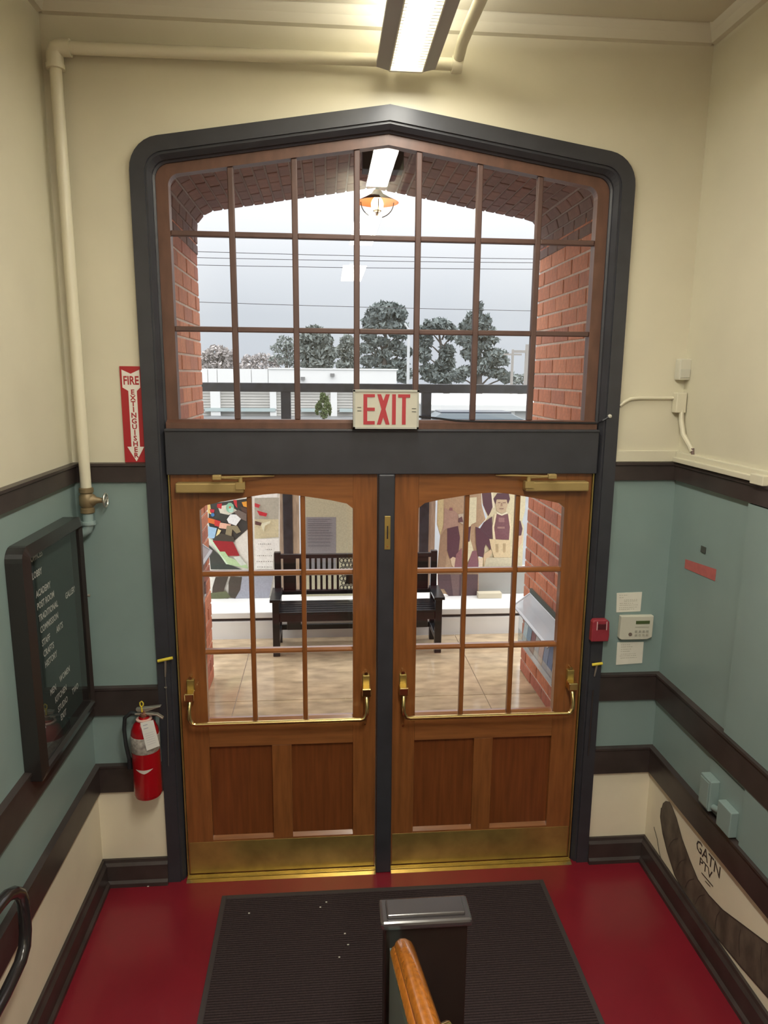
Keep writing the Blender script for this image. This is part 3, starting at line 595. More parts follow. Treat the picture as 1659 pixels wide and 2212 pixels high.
box('end_box', XR-0.026, XR-0.002, -0.70, -0.62, ZT-0.004, ZT+0.034, CREAM, t, 0.003)

# right wall: sticker, tag, outlet, sketch
xf = XR+0.0155
t = MB(); t.prism([(xf, -0.138, 1.634), (xf, -0.392, 1.657), (xf, -0.391, 1.606), (xf, -0.138, 1.592)], (-0.0015, 0, 0))
tag(t.build('wall_sticker', mat('faded_red_tape', (0.45, 0.12, 0.11), 0.6, noise=0.15, scale=30)), 'faded red rectangular sticker on the blue-green right wall', 'sticker')
box_ = MB().box(xf-0.004, xf, -0.300, -0.262, 1.700, 1.728); tag(box_.build('metal_tag', mat('tag_dark', (0.06, 0.065, 0.055), 0.5), bevel=0.001), 'tiny dark tag above the red sticker on right wall', 'tag')
t = thing('wall_outlet', 'surface-mounted outlet box painted blue-green low on right wall', 'outlet')
PT = mat('painted_outlet', (0.23, 0.305, 0.29), 0.35)
box('back_plate', xf-0.004, xf, -0.80, -0.50, 0.640, 0.862, PT, t, 0.002)
box('box', xf-0.045, xf-0.003, -0.585, -0.505, 0.665, 0.80, PT, t, 0.004)
box('box', xf-0.038, xf-0.003, -0.73, -0.635, 0.645, 0.755, PT, t, 0.004)
m = MB(); m.tube([(xf-0.02, -0.57, 0.68), (xf-0.024, -0.60, 0.690), (xf-0.02, -0.64, 0.70)], 0.014, 10); m.build('conduit', PT, t)
box('cover_plate', xf-0.049, xf-0.045, -0.578, -0.512, 0.675, 0.79, PT, t, 0.002)

SK = mat('sketch_dark', (0.125, 0.10, 0.075), 0.6, noise=0.45, scale=22, stretch=(1, 1, 0.5)); SK2 = mat('sketch_outline', (0.055, 0.042, 0.035), 0.6)
t = thing('wall_sketch', 'brown painted limb shape with lettering low on right wall', 'painting')
Lp = [(1429, 1745), (1427, 1765), (1432, 1800), (1442, 1840), (1458, 1890), (1478, 1928), (1500, 1963), (1545, 2020), (1600, 2087), (1650, 2144), (1720, 2225)]
Rp = [(1446, 1732), (1452, 1742), (1462, 1768), (1474, 1812), (1490, 1856), (1508, 1900), (1532, 1934), (1562, 1966), (1605, 1998), (1650, 2032), (1720, 2085)]
m = MB(); q0 = at(1437, 1730, x=xf)
m.strip([at(u, v, x=xf)+Vector((-0.0008, 0, 0)) for u, v in Lp], [at(u, v, x=xf)+Vector((-0.0008, 0, 0)) for u, v in Rp]); m.add([at(1429, 1745, x=xf-0.0008), at(1432, 1735, x=xf-0.0008), at(1438, 1730, x=xf-0.0008), at(1446, 1732, x=xf-0.0008)], [(0, 1, 2, 3)]); m.build('limb', SK, t)
def stroke(mb, pts, wd, m=None):
    for a_, b__ in zip(pts, pts[1:]):
        d_ = (b__-a_); n_ = Vector((0, -d_.z, d_.y)).normalized()*wd/2; o_ = Vector((-0.0014, 0, 0))
        mb.add([a_+n_+o_, b__+n_+o_, b__-n_+o_, a_-n_+o_], [(0, 1, 2, 3)], m)
m = MB(); stroke(m, [at(u, v, x=xf) for u, v in Lp], 0.007); stroke(m, [at(u, v, x=xf) for u, v in Rp], 0.006)
for k in range(3, 10):
    a_, b__ = at(*Lp[k], x=xf), at(*Rp[k], x=xf); c_ = [a_.lerp(b__, q_) + Vector((0, 0.02*math.sin(PI*q_), 0.012*math.sin(PI*q_))) for q_ in (0.15, 0.35, 0.55, 0.8)]
    stroke(m, c_, 0.004)
m.build('outline', SK2, t)
m = MB(); stroke(m, [at(u, v, x=xf) for u, v in ((1413, 1786), (1420, 1812), (1424, 1838), (1430, 1862), (1434, 1872))], 0.006); m.build('stalk', SK2, t)
m = MB()
text_mesh(m, 'GATN', 0.075, at(1503, 1832, x=xf), (0, -1, 0), (0, 0, 1), SK2, 0.95, 0.0005, 0.012)
text_mesh(m, 'PTV', 0.055, at(1510, 1866, x=xf), (0, -1, 0), (0, 0, 1), SK2, 1.1, 0.0005, 0.012)
stroke(m, [at(1516, 1885, x=xf), at(1541, 1915, x=xf)], 0.005, SK2); stroke(m, [at(1524, 1903, x=xf), at(1535, 1915, x=xf)], 0.004, SK2)
m.build('lettering', None, t)

# ------------------------------------------------------------------ directory board on the left wall
t = thing('directory_board', 'black framed directory board with white lettering on left wall', 'board')
bx0, bx1 = XL-0.015, XL+0.055; by0, by1, bz0, bz1 = -0.705, -0.10, 0.985, 1.852
BF = mat('black_frame', (0.020, 0.017, 0.016), 0.3, coat=0.3)
def rrect(y0, y1, z0, z1, r_, n_=5):
    pts = []
    for cy_, cz_, a0 in ((y1-r_, z1-r_, 0), (y0+r_, z1-r_, PI/2), (y0+0.006, z0+0.006, PI), (y1-0.006, z0+0.006, 1.5*PI)):
        rq = r_ if cz_ > (z0+z1)/2 else 0.006
        for k in range(n_+1): pts.append((cy_+rq*math.cos(a0+PI/2*k/n_), cz_+rq*math.sin(a0+PI/2*k/n_)))
    return pts
o_ = rrect(by0, by1, bz0, bz1, 0.05); i_ = rrect(by0+0.040, by1-0.034, bz0+0.035, bz1-0.04, 0.008); i2 = rrect(by0+0.05, by1-0.044, bz0+0.045, bz1-0.05, 0.008)
m = MB(); R3 = lambda l, x: [(x, y, z) for y, z in l]
m.strip(R3(o_, bx0), R3(o_, bx1-0.012), closed=True); m.strip(R3(o_, bx1-0.012), R3(i_, bx1), closed=True); m.strip(R3(i_, bx1), R3(i2, bx1-0.012), closed=True); m.strip(R3(i2, bx1-0.012), R3(i2, bx0+0.02), closed=True)
m.build('frame', BF, t, 0.003)
box('letter_panel', bx0+0.016, bx0+0.022, by0+0.045, by1-0.04, bz0+0.04, bz1-0.045, mat('green_black_felt', (0.020, 0.034, 0.031), 0.9), t)
LT = mat('white_plastic_letters', (0.62, 0.60, 0.56), 0.6)
rows = [('OFFICES', -.60, 1.765, 1), ('LOBBY', -.60, 1.70, 1), ('ACADEMY', -.58, 1.625, 1), ('POST ROOM', -.58, 1.578, 1), ('TRADITIONAL', -.575, 1.530, 1), ('GALLERY', -.30, 1.53, 1), ('COMMISSION', -.57, 1.483, 1), ('STAFF', -.565, 1.43, 1), ('ARTS', -.42, 1.43, 1), ('CRAFTS', -.56, 1.385, 1), ('HISTORY', -.555, 1.34, 1),
        ('MEN', -.53, 1.215, 1), ('WOMEN', -.43, 1.225, 1), ('KITCHEN', -.49, 1.165, 1), ('STUDIO', -.47, 1.115, 1), ('TWO', -.31, 1.115, 1), ('EXIT', -.45, 1.07, 1)]
m = MB()
for s_, y_, z_, _ in rows:
    m = MB(); text_mesh(m, s_, 0.036, (bx0+0.0222, y_+0.045, z_), (0, 1, 0), (0, 0, 1), LT, 0.82, 0.002, 0.02); m.build('lettering', None, t)
MB().poly([(bx1-0.014, y, z) for y, z in i2]).build('glass', BOARDGLASS, t)
MB().lathe((bx1-0.006, by1-0.012, 1.50), [(0.006, 0), (0.006, 0.010)], 10, 'x').build('lock', MET, t)

# ------------------------------------------------------------------ mat, stairs, newel, handrails
t = thing('entrance_mat', 'dark brown ribbed entrance mat on the red floor', 'mat')
MATM = mat('mat_fibre', (0.040, 0.024, 0.025), 0.95, noise=0.35, scale=120, bump=0.4); RUB = mat('mat_rubber_edge', (0.045, 0.035, 0.035), 0.6)
m = MB(); m.box(-0.755, 0.760, -1.245, -0.140, 0.0005, 0.006); m.build('base', MATM, t)
m = MB(); y = -0.145
while y > -1.235: m.box(-0.753, 0.758, y-0.0075, y, 0.006, 0.0095); y -= 0.012
rb_ = m.build('ribs', MATM, t); rb_['kind'] = 'stuff'
m = MB(); z1_ = 0.006
for x0, x1, y0, y1 in ((-0.778, -0.755, -1.25, -0.117), (0.760, 0.782, -1.25, -0.117), (-0.755, 0.760, -0.140, -0.117)): m.box(x0, x1, y0, y1, 0.0005, z1_)
m.build('border', RUB, t, 0.002)
m = MB(); cr = [(538, 1973), (705, 1949), (692, 1960), (745, 2017), (752, 2041), (733, 2068), (320, 1915)]
for u, v in cr:
    q_ = at(u, v, z=0.0102 if u > 480 else 0.0012); s_ = 0.004; m.box(q_.x-s_, q_.x+s_, q_.y-s_*0.6, q_.y+s_*0.6, q_.z, q_.z+0.002)
tag(m.build('litter', PAPER), 'scattered pale crumbs of litter on the entrance mat', 'litter', None, 'stuff')

st = thing('stairs', 'red stair flight rising from the mat towards the viewer', 'stairs', None, 'structure')
for k in range(5):
    y1 = -1.5-0.29*k
    o = box('step', XL-0.01, XR+0.01, (y1-0.29) if k < 4 else YB, y1, 0.17*k if k else -0.05, 0.17*(k+1), FLOORRED, st)
    box('nosing', XL-0.005, XR+0.005, y1-0.03, y1+0.008, 0.17*(k+1)-0.02, 0.17*(k+1)+0.002, BLACKTRIM, st)
t = thing('newel_post', 'dark rectangular post with glossy black cap beside the wooden handrail', 'post')
ND = mat('newel_dark', (0.022, 0.017, 0.013), 0.35, noise=0.2, scale=10)
nz = 0.955; A1, B1, C1, D1 = [at(u, v, z=nz) for u, v in ((818, 1936), (1004, 1925), (1021, 1979), (826, 1993))]
nx0, nx1, ny1, ny0 = -0.127, 0.131, (A1.y+B1.y)/2, (C1.y+D1.y)/2
box('body', nx0+0.012, nx1-0.012, ny0+0.010, ny1-0.010, 0.0, nz-0.03, ND, t, 0.004)
CAPM = mat('gloss_cap', (0.055, 0.048, 0.050), 0.2, coat=1.0, spec=1.0)
m = MB(); m.box(nx0, nx1, ny0, ny1, nz-0.032, nz-0.008)
m.build('cap', CAPM, t, 0.008); m = MB(); m.prism([(nx0+0.018, ny0+0.018, nz-0.009), (nx1-0.018, ny0+0.018, nz-0.009), (nx1-0.018, ny1-0.016, nz-0.009), (nx0+0.018, ny1-0.016, nz-0.009)], (0, 0, 0.011)); m.build('cap_top', CAPM, t, 0.004)
m = MB(); x0, x1 = -0.102, -0.068; m.prism([(x0, ny0+0.01, 0.0), (x0, ny0+0.01, 0.86), (x0, -2.6, 1.32), (x0, -2.6, 0.0)], (x1-x0, 0, 0))
struct(m.build('wall_stair', TEAL), 'low blue-green stair wall behind the newel post', 'wall')
t = thing('stair_handrail', 'varnished orange wooden handrail rising from the newel post', 'handrail')
HRW = mat('varnished_oak', (0.52, 0.17, 0.022), 0.16, noise=0.3, scale=14, stretch=(8, 1.0, 8), coat=0.8)
hp = [at(868, 2052, z=0.985), at(872, 2062, z=0.99)]
P0 = Vector((-0.0795, -1.528, 0.955)); P1 = Vector((-0.078, -1.972, 1.165)); dr = (P1-P0).normalized()
pr = [(-0.030, -0.012), (-0.034, 0.004), (-0.028, 0.014), (-0.022, 0.017), (-0.018, 0.027), (-0.006, 0.034), (0.008, 0.034), (0.022, 0.027), (0.030, 0.014), (0.032, 0.0), (0.028, -0.012), (0.020, -0.024), (-0.020, -0.024)]
side = Vector((1, 0, 0)); upv = side.cross(dr).normalized(); upv = upv if upv.z > 0 else -upv
vs = []; Ls = [(-0.006, 0.80), (0.004, 0.94), (0.018, 1.0), (0.2, 1.0), (0.6, 1.0), (1.5, 1.0)]
for dl, sc in Ls:
    for a_, b__ in pr: vs.append(P0+dr*dl+side*a_*sc+upv*b__*sc)
n_ = len(pr); fs = [tuple(range(n_))] + [(i*n_+k, i*n_+(k+1) % n_, (i+1)*n_+(k+1) % n_, (i+1)*n_+k) for i in range(len(Ls)-1) for k in range(n_)] + [tuple(range((len(Ls)-1)*n_, len(Ls)*n_))]
MB().add(vs, fs, None, True).build('rail', HRW, t)
m = MB(); q_ = P0+dr*0.44; m.tube([q_+Vector((0.01, 0, -0.02)), q_+Vector((0.050, 0.03, -0.035)), q_+Vector((0.055, 0.035, -0.09)), q_+Vector((0.0, 0.02, -0.14))], 0.013, 10); m.build('bracket', BRASS, t)
t = thing('tubular_handrail', 'black looped tubular handrail at the foot of left wall', 'handrail')
xh = XL+0.075; c0 = lambda u, v: at(u, v, x=xh)
pth = [Vector((xh, -2.3, 1.25)), Vector((xh, -1.6, 0.985)), c0(-25, 1985), c0(0, 1952), c0(15, 1935), c0(30, 1928), c0(42, 1930), c0(49, 1945), c0(53, 1975), c0(55, 2010), c0(53, 2045), c0(44, 2078), c0(32, 2104), c0(10, 2150), c0(-20, 2205), c0(-60, 2275)]
MB().tube(pth, 0.020, 14).build('tube', mat('black_enamel', (0.022, 0.019, 0.019), 0.2, coat=0.5), t)
m = MB(); m.tube([Vector((xh, -1.75, 1.03)), Vector((xh-0.05, -1.75, 0.99)), Vector((XL-0.015, -1.75, 0.98))], 0.010, 8); m.lathe((XL-0.016, -1.75, 0.98), [(0.03, 0), (0.03, 0.008)], 12, 'x'); m.build('bracket', BLACKM, t)

# ------------------------------------------------------------------ porch: floor, brick walls, arched brick vault
def slabmat():
    m = mat('wet_tan_paving', (0.50, 0.38, 0.24), 0.13, noise=0.35, scale=5, stretch=(1, 2.5, 1), bump=0.06, coat=0.4); return m
SLAB = slabmat()
pf = box('floor_porch', -3.4, 3.4, 0.08, 3.30, -0.06, -0.012, MORTAR); struct(pf, 'wet tan paved porch floor outside the doors', 'floor')
XE = [-3.0, -0.965, 0.948, 3.0]; YE = [0.11, 1.945, 3.25]
for i in range(3):
    for j in range(2): box('paving_slab', XE[i]+0.003, XE[i+1]-0.003, YE[j]+0.003, YE[j+1]-0.003, -0.012, 0.0, SLAB, pf)
PL, PR = -1.20, 1.36; PY0, PY1 = 0.32, 2.40
BH, BL, BJ = 0.093, 0.285, 0.014
def brick_unit(mi, sx, sy, sz):
    b_ = 0.004; m = MB()
    # box with a chamfered face pushed to +x
    vs = [(0, 0, 0), (0, sy, 0), (0, sy, sz), (0, 0, sz), (sx-b_, 0, 0), (sx-b_, sy, 0), (sx-b_, sy, sz), (sx-b_, 0, sz), (sx, b_, b_), (sx, sy-b_, b_), (sx, sy-b_, sz-b_), (sx, b_, sz-b_)]
    fs = [(0, 1, 2, 3), (0, 4, 5, 1), (1, 5, 6, 2), (2, 6, 7, 3), (3, 7, 4, 0), (4, 8, 9, 5), (5, 9, 10, 6), (6, 10, 11, 7), (7, 11, 8, 4), (8, 11, 10, 9)]
    me = bpy.data.meshes.new('brick'); me.from_pydata(vs, [], fs); me.materials.append(BRICKS[mi]); me.update(); return me, vs, fs
UN = {}
def brick_at(mi, L_, mw, parent):
    k = (mi, round(L_, 3))
    if k not in UN: UN[k] = brick_unit(mi, 0.02, L_, BH)[0]
    o = bpy.data.objects.new('brick', UN[k]); COL.objects.link(o); o.parent = parent; o.matrix_world = mw; return o
def brickwall(x, s, name, label, yvis, z1=3.45):
    x0, x1 = (x-0.35, x-0.003) if s > 0 else (x+0.003, x+0.35)
    w = box(name, x0, x1, PY0-0.02, PY1, -0.02, z1, MORTAR); struct(w, label, 'wall')
    nz_ = int(z1/(BH+BJ)); rest = MB(); cnt = 0
    for r_ in range(nz_):
        z = r_*(BH+BJ)+0.004; y = PY1; first = True
        while y > PY0+0.02:
            L_ = BL/2-BJ/2 if (first and r_ % 2) else BL
            ya = max(y-L_, PY0); first = False
            mi = random.choice((0, 0, 1, 1, 2, 3, 4)); dx = random.uniform(-0.003, 0.002)
            if y > yvis and cnt < 298 and y-ya > 0.09:
                if s > 0: mw = Matrix.Translation((x-0.02+dx+0.004, ya, z))
                else: mw = Matrix.Translation((x+0.02-dx-0.004, ya+(y-ya), z)) @ Matrix.Rotation(PI, 4, 'Z')
                brick_at(mi, y-ya, mw, w); cnt += 1
            elif y-ya > 0.03:
                if s > 0: rest.box(x-0.02, x+0.004+dx, ya, y, z, z+BH, BRICKS[mi])
                else: rest.box(x-0.004-dx, x+0.02, ya, y, z, z+BH, BRICKS[mi])
            y = ya-BJ
    o = rest.build('brick_courses', None, w); o['kind'] = 'stuff'
brickwall(PL, 1, 'wall_porch_left', 'left red brick side wall of the porch', 1.25)
brickwall(PR, -1, 'wall_porch_right', 'right red brick side wall of the porch', 1.25)
# vault
BH, BL, BJ = 0.064, 0.205, 0.011
vc = (PL+PR)/2; hwv = (PR-PL)/2; VA = 3.79; VS = 0.20
V = tudor(hwv, VA, 0.16, slope=0.165, z0=3.30, x0=vc)
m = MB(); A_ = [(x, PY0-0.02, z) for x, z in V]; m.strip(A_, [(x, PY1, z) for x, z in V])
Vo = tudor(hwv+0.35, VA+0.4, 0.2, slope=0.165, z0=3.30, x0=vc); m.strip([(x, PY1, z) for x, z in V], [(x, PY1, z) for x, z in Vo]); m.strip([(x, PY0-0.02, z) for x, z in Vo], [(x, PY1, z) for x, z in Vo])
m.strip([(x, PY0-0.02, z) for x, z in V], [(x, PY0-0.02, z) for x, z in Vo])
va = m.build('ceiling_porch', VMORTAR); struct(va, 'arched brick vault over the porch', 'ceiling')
segs_ = []; acc = 0
def walk(path, step):
    out = []; pos = 0.0; nxt = step/2
    for (ax, az_), (bx_, bz_) in zip(path, path[1:]):
        L_ = math.hypot(bx_-ax, bz_-az_)
        while nxt < pos+L_:
            k = (nxt-pos)/L_; out.append((ax+(bx_-ax)*k, az_+(bz_-az_)*k, (bx_-ax)/L_, (bz_-az_)/L_)); nxt += step
        pos += L_
    return out
cnt = 0; rest = MB(); W_ = walk(V, BH+BJ)
for i, (x, z, tx, tz) in enumerate(W_):
    nx, nz2 = -tz, tx            # inward normal (towards the room below)
    if nx*(vc-x)+nz2*(3.0-z) < 0: nx, nz2 = -nx, -nz2
    y = PY1; first = True
    while y > PY0+0.02:
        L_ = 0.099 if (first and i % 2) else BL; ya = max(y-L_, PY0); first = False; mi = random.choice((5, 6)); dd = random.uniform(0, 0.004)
        X_ = Vector((nx, 0, nz2)); Y_ = Vector((0, 1, 0)); Z_ = X_.cross(Y_)
        O_ = Vector((x, ya, z)) - Z_*(BH/2) - X_*(0.014-dd)
        mw = Matrix(((X_.x, Y_.x, Z_.x, O_.x), (X_.y, Y_.y, Z_.y, O_.y), (X_.z, Y_.z, Z_.z, O_.z), (0, 0, 0, 1)))
        if y > 1.35 and cnt < 298 and y-ya > 0.09: brick_at(mi, y-ya, mw, va); cnt += 1
        elif y-ya > 0.03:
            vs = [mw @ Vector(p_) for p_ in [(0, 0, 0), (0, y-ya, 0), (0, y-ya, BH), (0, 0, BH), (0.02, 0, 0), (0.02, y-ya, 0), (0.02, y-ya, BH), (0.02, 0, BH)]]
            rest.add(vs, [(0, 1, 2, 3), (4, 7, 6, 5), (0, 4, 5, 1), (1, 5, 6, 2), (2, 6, 7, 3), (3, 7, 4, 0)], BRICKS[mi])
        y = ya-BJ
o = rest.build('brick_courses', None, va); o['kind'] = 'stuff'

# ------------------------------------------------------------------ porch lamp
t = thing('porch_lamp', 'glowing porch lamp with copper shade hanging in the arch', 'lamp')
ly = 1.35; L0 = at(815, 440, y=ly); lx, lz = L0.x, L0.z
box('mounting_block', lx-0.09, lx+0.15, ly-0.06, ly+0.06, at(815, 372, y=ly).z, VA-0.02, mat('dark_block', (0.05, 0.04, 0.04), 0.6), t, 0.005)
MB().tube([(lx, ly, lz+0.08), (lx, ly, at(815, 372, y=ly).z+0.01)], 0.012, 8).build('stem', BLACKM, t)
COP = mat('copper_shade', (0.55, 0.25, 0.11), 0.4, metal=0.5)
m = MB(); sg = 28; prof = [(0.022, 0.075), (0.035, 0.055), (0.07, 0.035), (0.125, 0.008), (0.128, 0.006), (0.07, 0.030), (0.03, 0.050)]
m.lathe((lx, ly, lz), prof, sg); m.build('shade', COP, t)
BUL = mat('lit_bulb', (1, 0.85, 0.6), 0.3, emit=(1.0, 0.72, 0.36), es=9.0)
MB().lathe((lx, ly, lz), [(0.010, -0.040), (0.026, -0.034), (0.036, -0.018), (0.038, 0.0), (0.032, 0.018), (0.02, 0.034), (0.016, 0.05)], 20).build('bulb', BUL, t)
m = MB(); m.lathe((lx, ly, lz), [(0.018, -0.046), (0.024, -0.042), (0.024, -0.038)], 16)
for k in range(2):
    a_ = k*PI/2; pts = [(lx+0.098*math.cos(q_)*math.cos(a_), ly+0.098*math.cos(q_)*math.sin(a_), lz+0.008-0.088*math.sin(q_)) for q_ in [PI*j/16 for j in range(17)]]; m.tube(pts, 0.0028, 5)
m.tube([(lx, ly, lz-0.04), (lx, ly, lz-0.082)], 0.003, 5); m.build('cage', BLACKM, t)
pl = bpy.data.lights.new('lamp_of_porch', 'POINT'); pl.energy = 4; pl.color = (1, 0.62, 0.3); pl.shadow_soft_size = 0.05
po = bpy.data.objects.new('lamp_of_porch', pl); COL.objects.link(po); po.location = (lx, ly, lz-0.07)

# ------------------------------------------------------------------ leaflet boxes on the brick
def glassfrost(name):
    m = bpy.data.materials.new(name); m.use_nodes = True; t = m.node_tree; p = t.nodes['Principled BSDF']
    p.inputs['Base Color'].default_value = (0.62, 0.66, 0.70, 1); p.inputs['Roughness'].default_value = 0.15; p.inputs['Alpha'].default_value = 0.55
    MATS[name] = m; return m
def leaflet_box(xw, s, y0, y1, z0, z1, label, cols, grp):
    t = thing('leaflet_holder', label, 'holder')
    AC = MATS.get('acrylic') or glassmat('acrylic', (0.9, 0.93, 0.95), ior=1.5)
    WH = mat('white_acrylic', (0.62, 0.66, 0.70), 0.25)
    box('back_plate', min(xw-0.001*s, xw+0.006*s), max(xw-0.001*s, xw+0.006*s), y0, y1, z0, z1, WH, t)
    # sloping clear hood with a dark ridge
    m = MB(); m.prism([(xw+0.004*s, y0-0.02, z1+0.055), (xw+0.15*s, y0-0.02, z1-0.055), (xw+0.15*s, y0-0.02, z1-0.063), (xw+0.004*s, y0-0.02, z1+0.047)], (0, y1-y0+0.04, 0)); hd_ = m.build('hood', MATS.get('frosted') or glassfrost('frosted'), t)
    for k0, k1 in ((0.0, 0.10), (0.90, 1.0)):
        m = MB(); X1_, X2_ = xw+(0.004+0.146*k0)*s, xw+(0.004+0.146*k1)*s; m.prism([(X1_, y0-0.02, z1+0.056-0.11*k0), (X2_, y0-0.02, z1+0.056-0.11*k1), (X2_, y0-0.02, z1+0.049-0.11*k1), (X1_, y0-0.02, z1+0.049-0.11*k0)], (0, y1-y0+0.04, 0)); m.build('hood_rim', WH, t)
    m = MB(); m.prism([(xw+0.004*s, y1+0.005, z1+0.057), (xw+0.15*s, y1+0.005, z1-0.053), (xw+0.15*s, y1+0.005, z1-0.063), (xw+0.004*s, y1+0.005, z1+0.047)], (0, 0.017, 0)); m.build('hood_rim', WH, t)
    m = MB(); m.box(min(xw, xw+0.016*s), max(xw, xw+0.016*s), y0-0.02, y1+0.02, z1+0.05, z1+0.085); m.build('ridge', mat('ridge_green', (0.06, 0.075, 0.06), 0.5), t)
    m = MB(); m.prism([(xw+0.004*s, y1, z0), (xw+0.10*s, y1, z0), (xw+0.10*s, y1, z1-0.03), (xw+0.004*s, y1, z1+0.045)], (0, 0.004, 0)); m.build('side_pane', AC, t); m = MB(); m.prism([(xw+0.004*s, y0, z0), (xw+0.10*s, y0, z0), (xw+0.10*s, y0, z1-0.03), (xw+0.004*s, y0, z1+0.045)], (0, 0.004, 0)); m.build('side_pane', AC, t)
    m = MB(); m.box(min(xw, xw+0.10*s), max(xw, xw+0.10*s), y0, y1, z0-0.006, z0); m.build('shelf', WH, t)
    m = MB(); m.box(min(xw+0.098*s, xw+0.10*s), max(xw+0.098*s, xw+0.10*s), y0, y1, z0, z0+0.10); m.build('front_lip', AC, t)
    n_ = len(cols); w_ = (y1-y0-0.02)/n_
    for k, (c_, nm) in enumerate(cols):
        ya = y0+0.01+k*w_; o = MB(); hh = (z1-z0)*random.uniform(0.82, 0.95)
        o.prism([(xw+0.05*s, ya+0.004, z0+0.001), (xw+0.05*s, ya+w_-0.004, z0+0.001), (xw+0.02*s, ya+w_-0.004, z0+hh), (xw+0.02*s, ya+0.004, z0+hh)], (0.02*s, 0, 0), flat(*c_)); 
        tag(o.build('leaflet'), '%s leaflet stack standing in the %s holder' % (nm, grp), 'leaflet', 'leaflets in the %s holder' % grp)
hq = at(459, 1190, x=PL+0.154)
leaflet_box(PL+0.004, 1, hq.y-0.50, hq.y-0.02, hq.z-0.30, hq.z+0.055, 'clear leaflet holder with sloping hood on left brick wall', [((190, 205, 220), 'pale blue'), ((200, 195, 190), 'white'), ((150, 170, 190), 'sky blue')], 'left')
leaflet_box(PR-0.004, -1, 1.30, 2.16, 0.36, 0.70, 'clear leaflet holder with sloping hood on right brick wall', [((190, 195, 205), 'grey'), ((120, 140, 175), 'dark blue'), ((150, 165, 190), 'blue-grey'), ((215, 190, 180), 'beige'), ((200, 200, 200), 'white'), ((150, 110, 115), 'dull maroon'), ((150, 175, 195), 'sky blue'), ((205, 225, 230), 'pale blue')], 'right')

# ------------------------------------------------------------------ black bench
t = thing('garden_bench', 'black slatted garden bench facing the doors', 'bench')
BW = mat('black_bench_paint', (0.016, 0.016, 0.018), 0.28, noise=0.3, scale=25, bump=0.1)
bl, br, bf, bb = -0.765, 0.765, 2.80, 3.18
def bb_(nm, x0, x1, y0, y1, z0, z1, par=t, bev=0.004): return box(nm, x0, x1, y0, y1, z0, z1, BW, par, bev)
for x0 in (bl+0.02, br-0.08):
    bb_('leg', x0, x0+0.06, bf, bf+0.055, 0.0, 0.50); bb_('leg', x0, x0+0.06, bb-0.05, bb, 0.0, 0.86)
for s, xa in ((1, bl), (-1, br)):
    x0, x1 = sorted((xa, xa+0.095*s)); bb_('armrest', x0, x1, bf-0.02, bb-0.03, 0.50, 0.527)
    x0, x1 = sorted((xa+0.02*s, xa+0.08*s)); bb_('side_rail', x0, x1, bf+0.05, bb-0.05, 0.30, 0.37); bb_('side_rail', x0, x1, bf+0.05, bb-0.05, 0.12, 0.17)
bb_('front_apron', bl+0.08, br-0.08, bf+0.01, bf+0.035, 0.315, 0.385)
for k in range(6): bb_('seat_slat', bl+0.06, br-0.06, bf+0.002+k*0.058, bf+0.046+k*0.058, 0.387, 0.405)
bb_('top_rail', bl+0.06, br-0.06, bb-0.045, bb-0.01, 0.80, 0.84); bb_('bottom_rail', bl+0.06, br-0.06, bb-0.045, bb-0.01, 0.46, 0.50)
bb_('middle_rail', bl+0.24, br-0.24, bb-0.042, bb-0.014, 0.655, 0.680)
bb_('stretcher', bl+0.06, br-0.06, bb-0.04, bb-0.015, 0.12, 0.17)
for s in (-1, 1):
    x0, x1 = sorted((s*0.55, s*0.665)); bb_('back_board', x0, x1, bb-0.036, bb-0.018, 0.50, 0.80); 
    x0, x1 = sorted((s*0.47, s*0.52)); bb_('back_board', x0, x1, bb-0.036, bb-0.018, 0.50, 0.80)
    x0, x1 = sorted((s*0.50, s*0.62)); bb_('low_bracket', x0, x1, bf+0.012, bf+0.03, 0.24, 0.315)
xs_ = [-0.42+0.05*k for k in range(6)]
for x in [q_ for q_ in xs_]+[-q_ for q_ in xs_]: bb_('back_slat', x-0.011, x+0.011, bb-0.036, bb-0.018, 0.50, 0.80)
m = MB()     # cast ornament with rings in the middle of the back
for i in range(9):
    for j in range(7):
        cx_ = -0.135+i*0.034+(0.017 if j % 2 else 0); cz_ = 0.515+j*0.043
        if abs(cx_) > 0.15: continue
        pts = [(cx_+0.017*math.cos(a_), bb-0.027, cz_+0.020*math.sin(a_)) for a_ in [2*PI*k/8 for k in range(9)]]; m.tube(pts, 0.0042, 4, cap=False)
o = m.build('cast_ornament', BW, t)
MB().prism([(x, bb-0.034, z) for x, z in ((-0.10, 0.55), (0.10, 0.55), (0.12, 0.62), (0.06, 0.70), (0.02, 0.74), (-0.05, 0.73), (-0.03, 0.70), (-0.09, 0.66))], (0, 0.014, 0)).build('cast_emblem', BW, t, 0.003)

# ------------------------------------------------------------------ display stand with murals behind the bench
t = thing('display_plinth', 'long white two-tier plinth behind the bench', 'plinth')
box('base', -3.2, 3.2, 3.27, 4.6, -0.02, 0.165, WHITEP, t, 0.01)
box('shadow_gap', -3.2, 3.2, 3.29, 4.6, 0.165, 0.195, BLACKM, t)
box('upper_tier', -3.2, 3.2, 3.26, 4.6, 0.195, 0.255, WHITEP, t, 0.008)
FD = mat('blue_black_frame', (0.030, 0.034, 0.045), 0.45, noise=0.5, scale=18)
t = thing('pavilion_frame', 'dark post and beam frame standing behind the bench', 'frame')
YK = 3.9
for x in (-0.655, 0.72): box('post', x-0.047, x+0.047, YK-0.045, YK+0.045, 0.255, 2.28, FD, t, 0.005)
for x in (-2.6, 2.6): box('post', x-0.047, x+0.047, YK-0.045, YK+0.045, 0.255, 2.28, FD, t, 0.005)
box('beam', -2.75, 2.75, YK-0.05, YK+0.05, 2.272, 2.357, FD, t, 0.006)
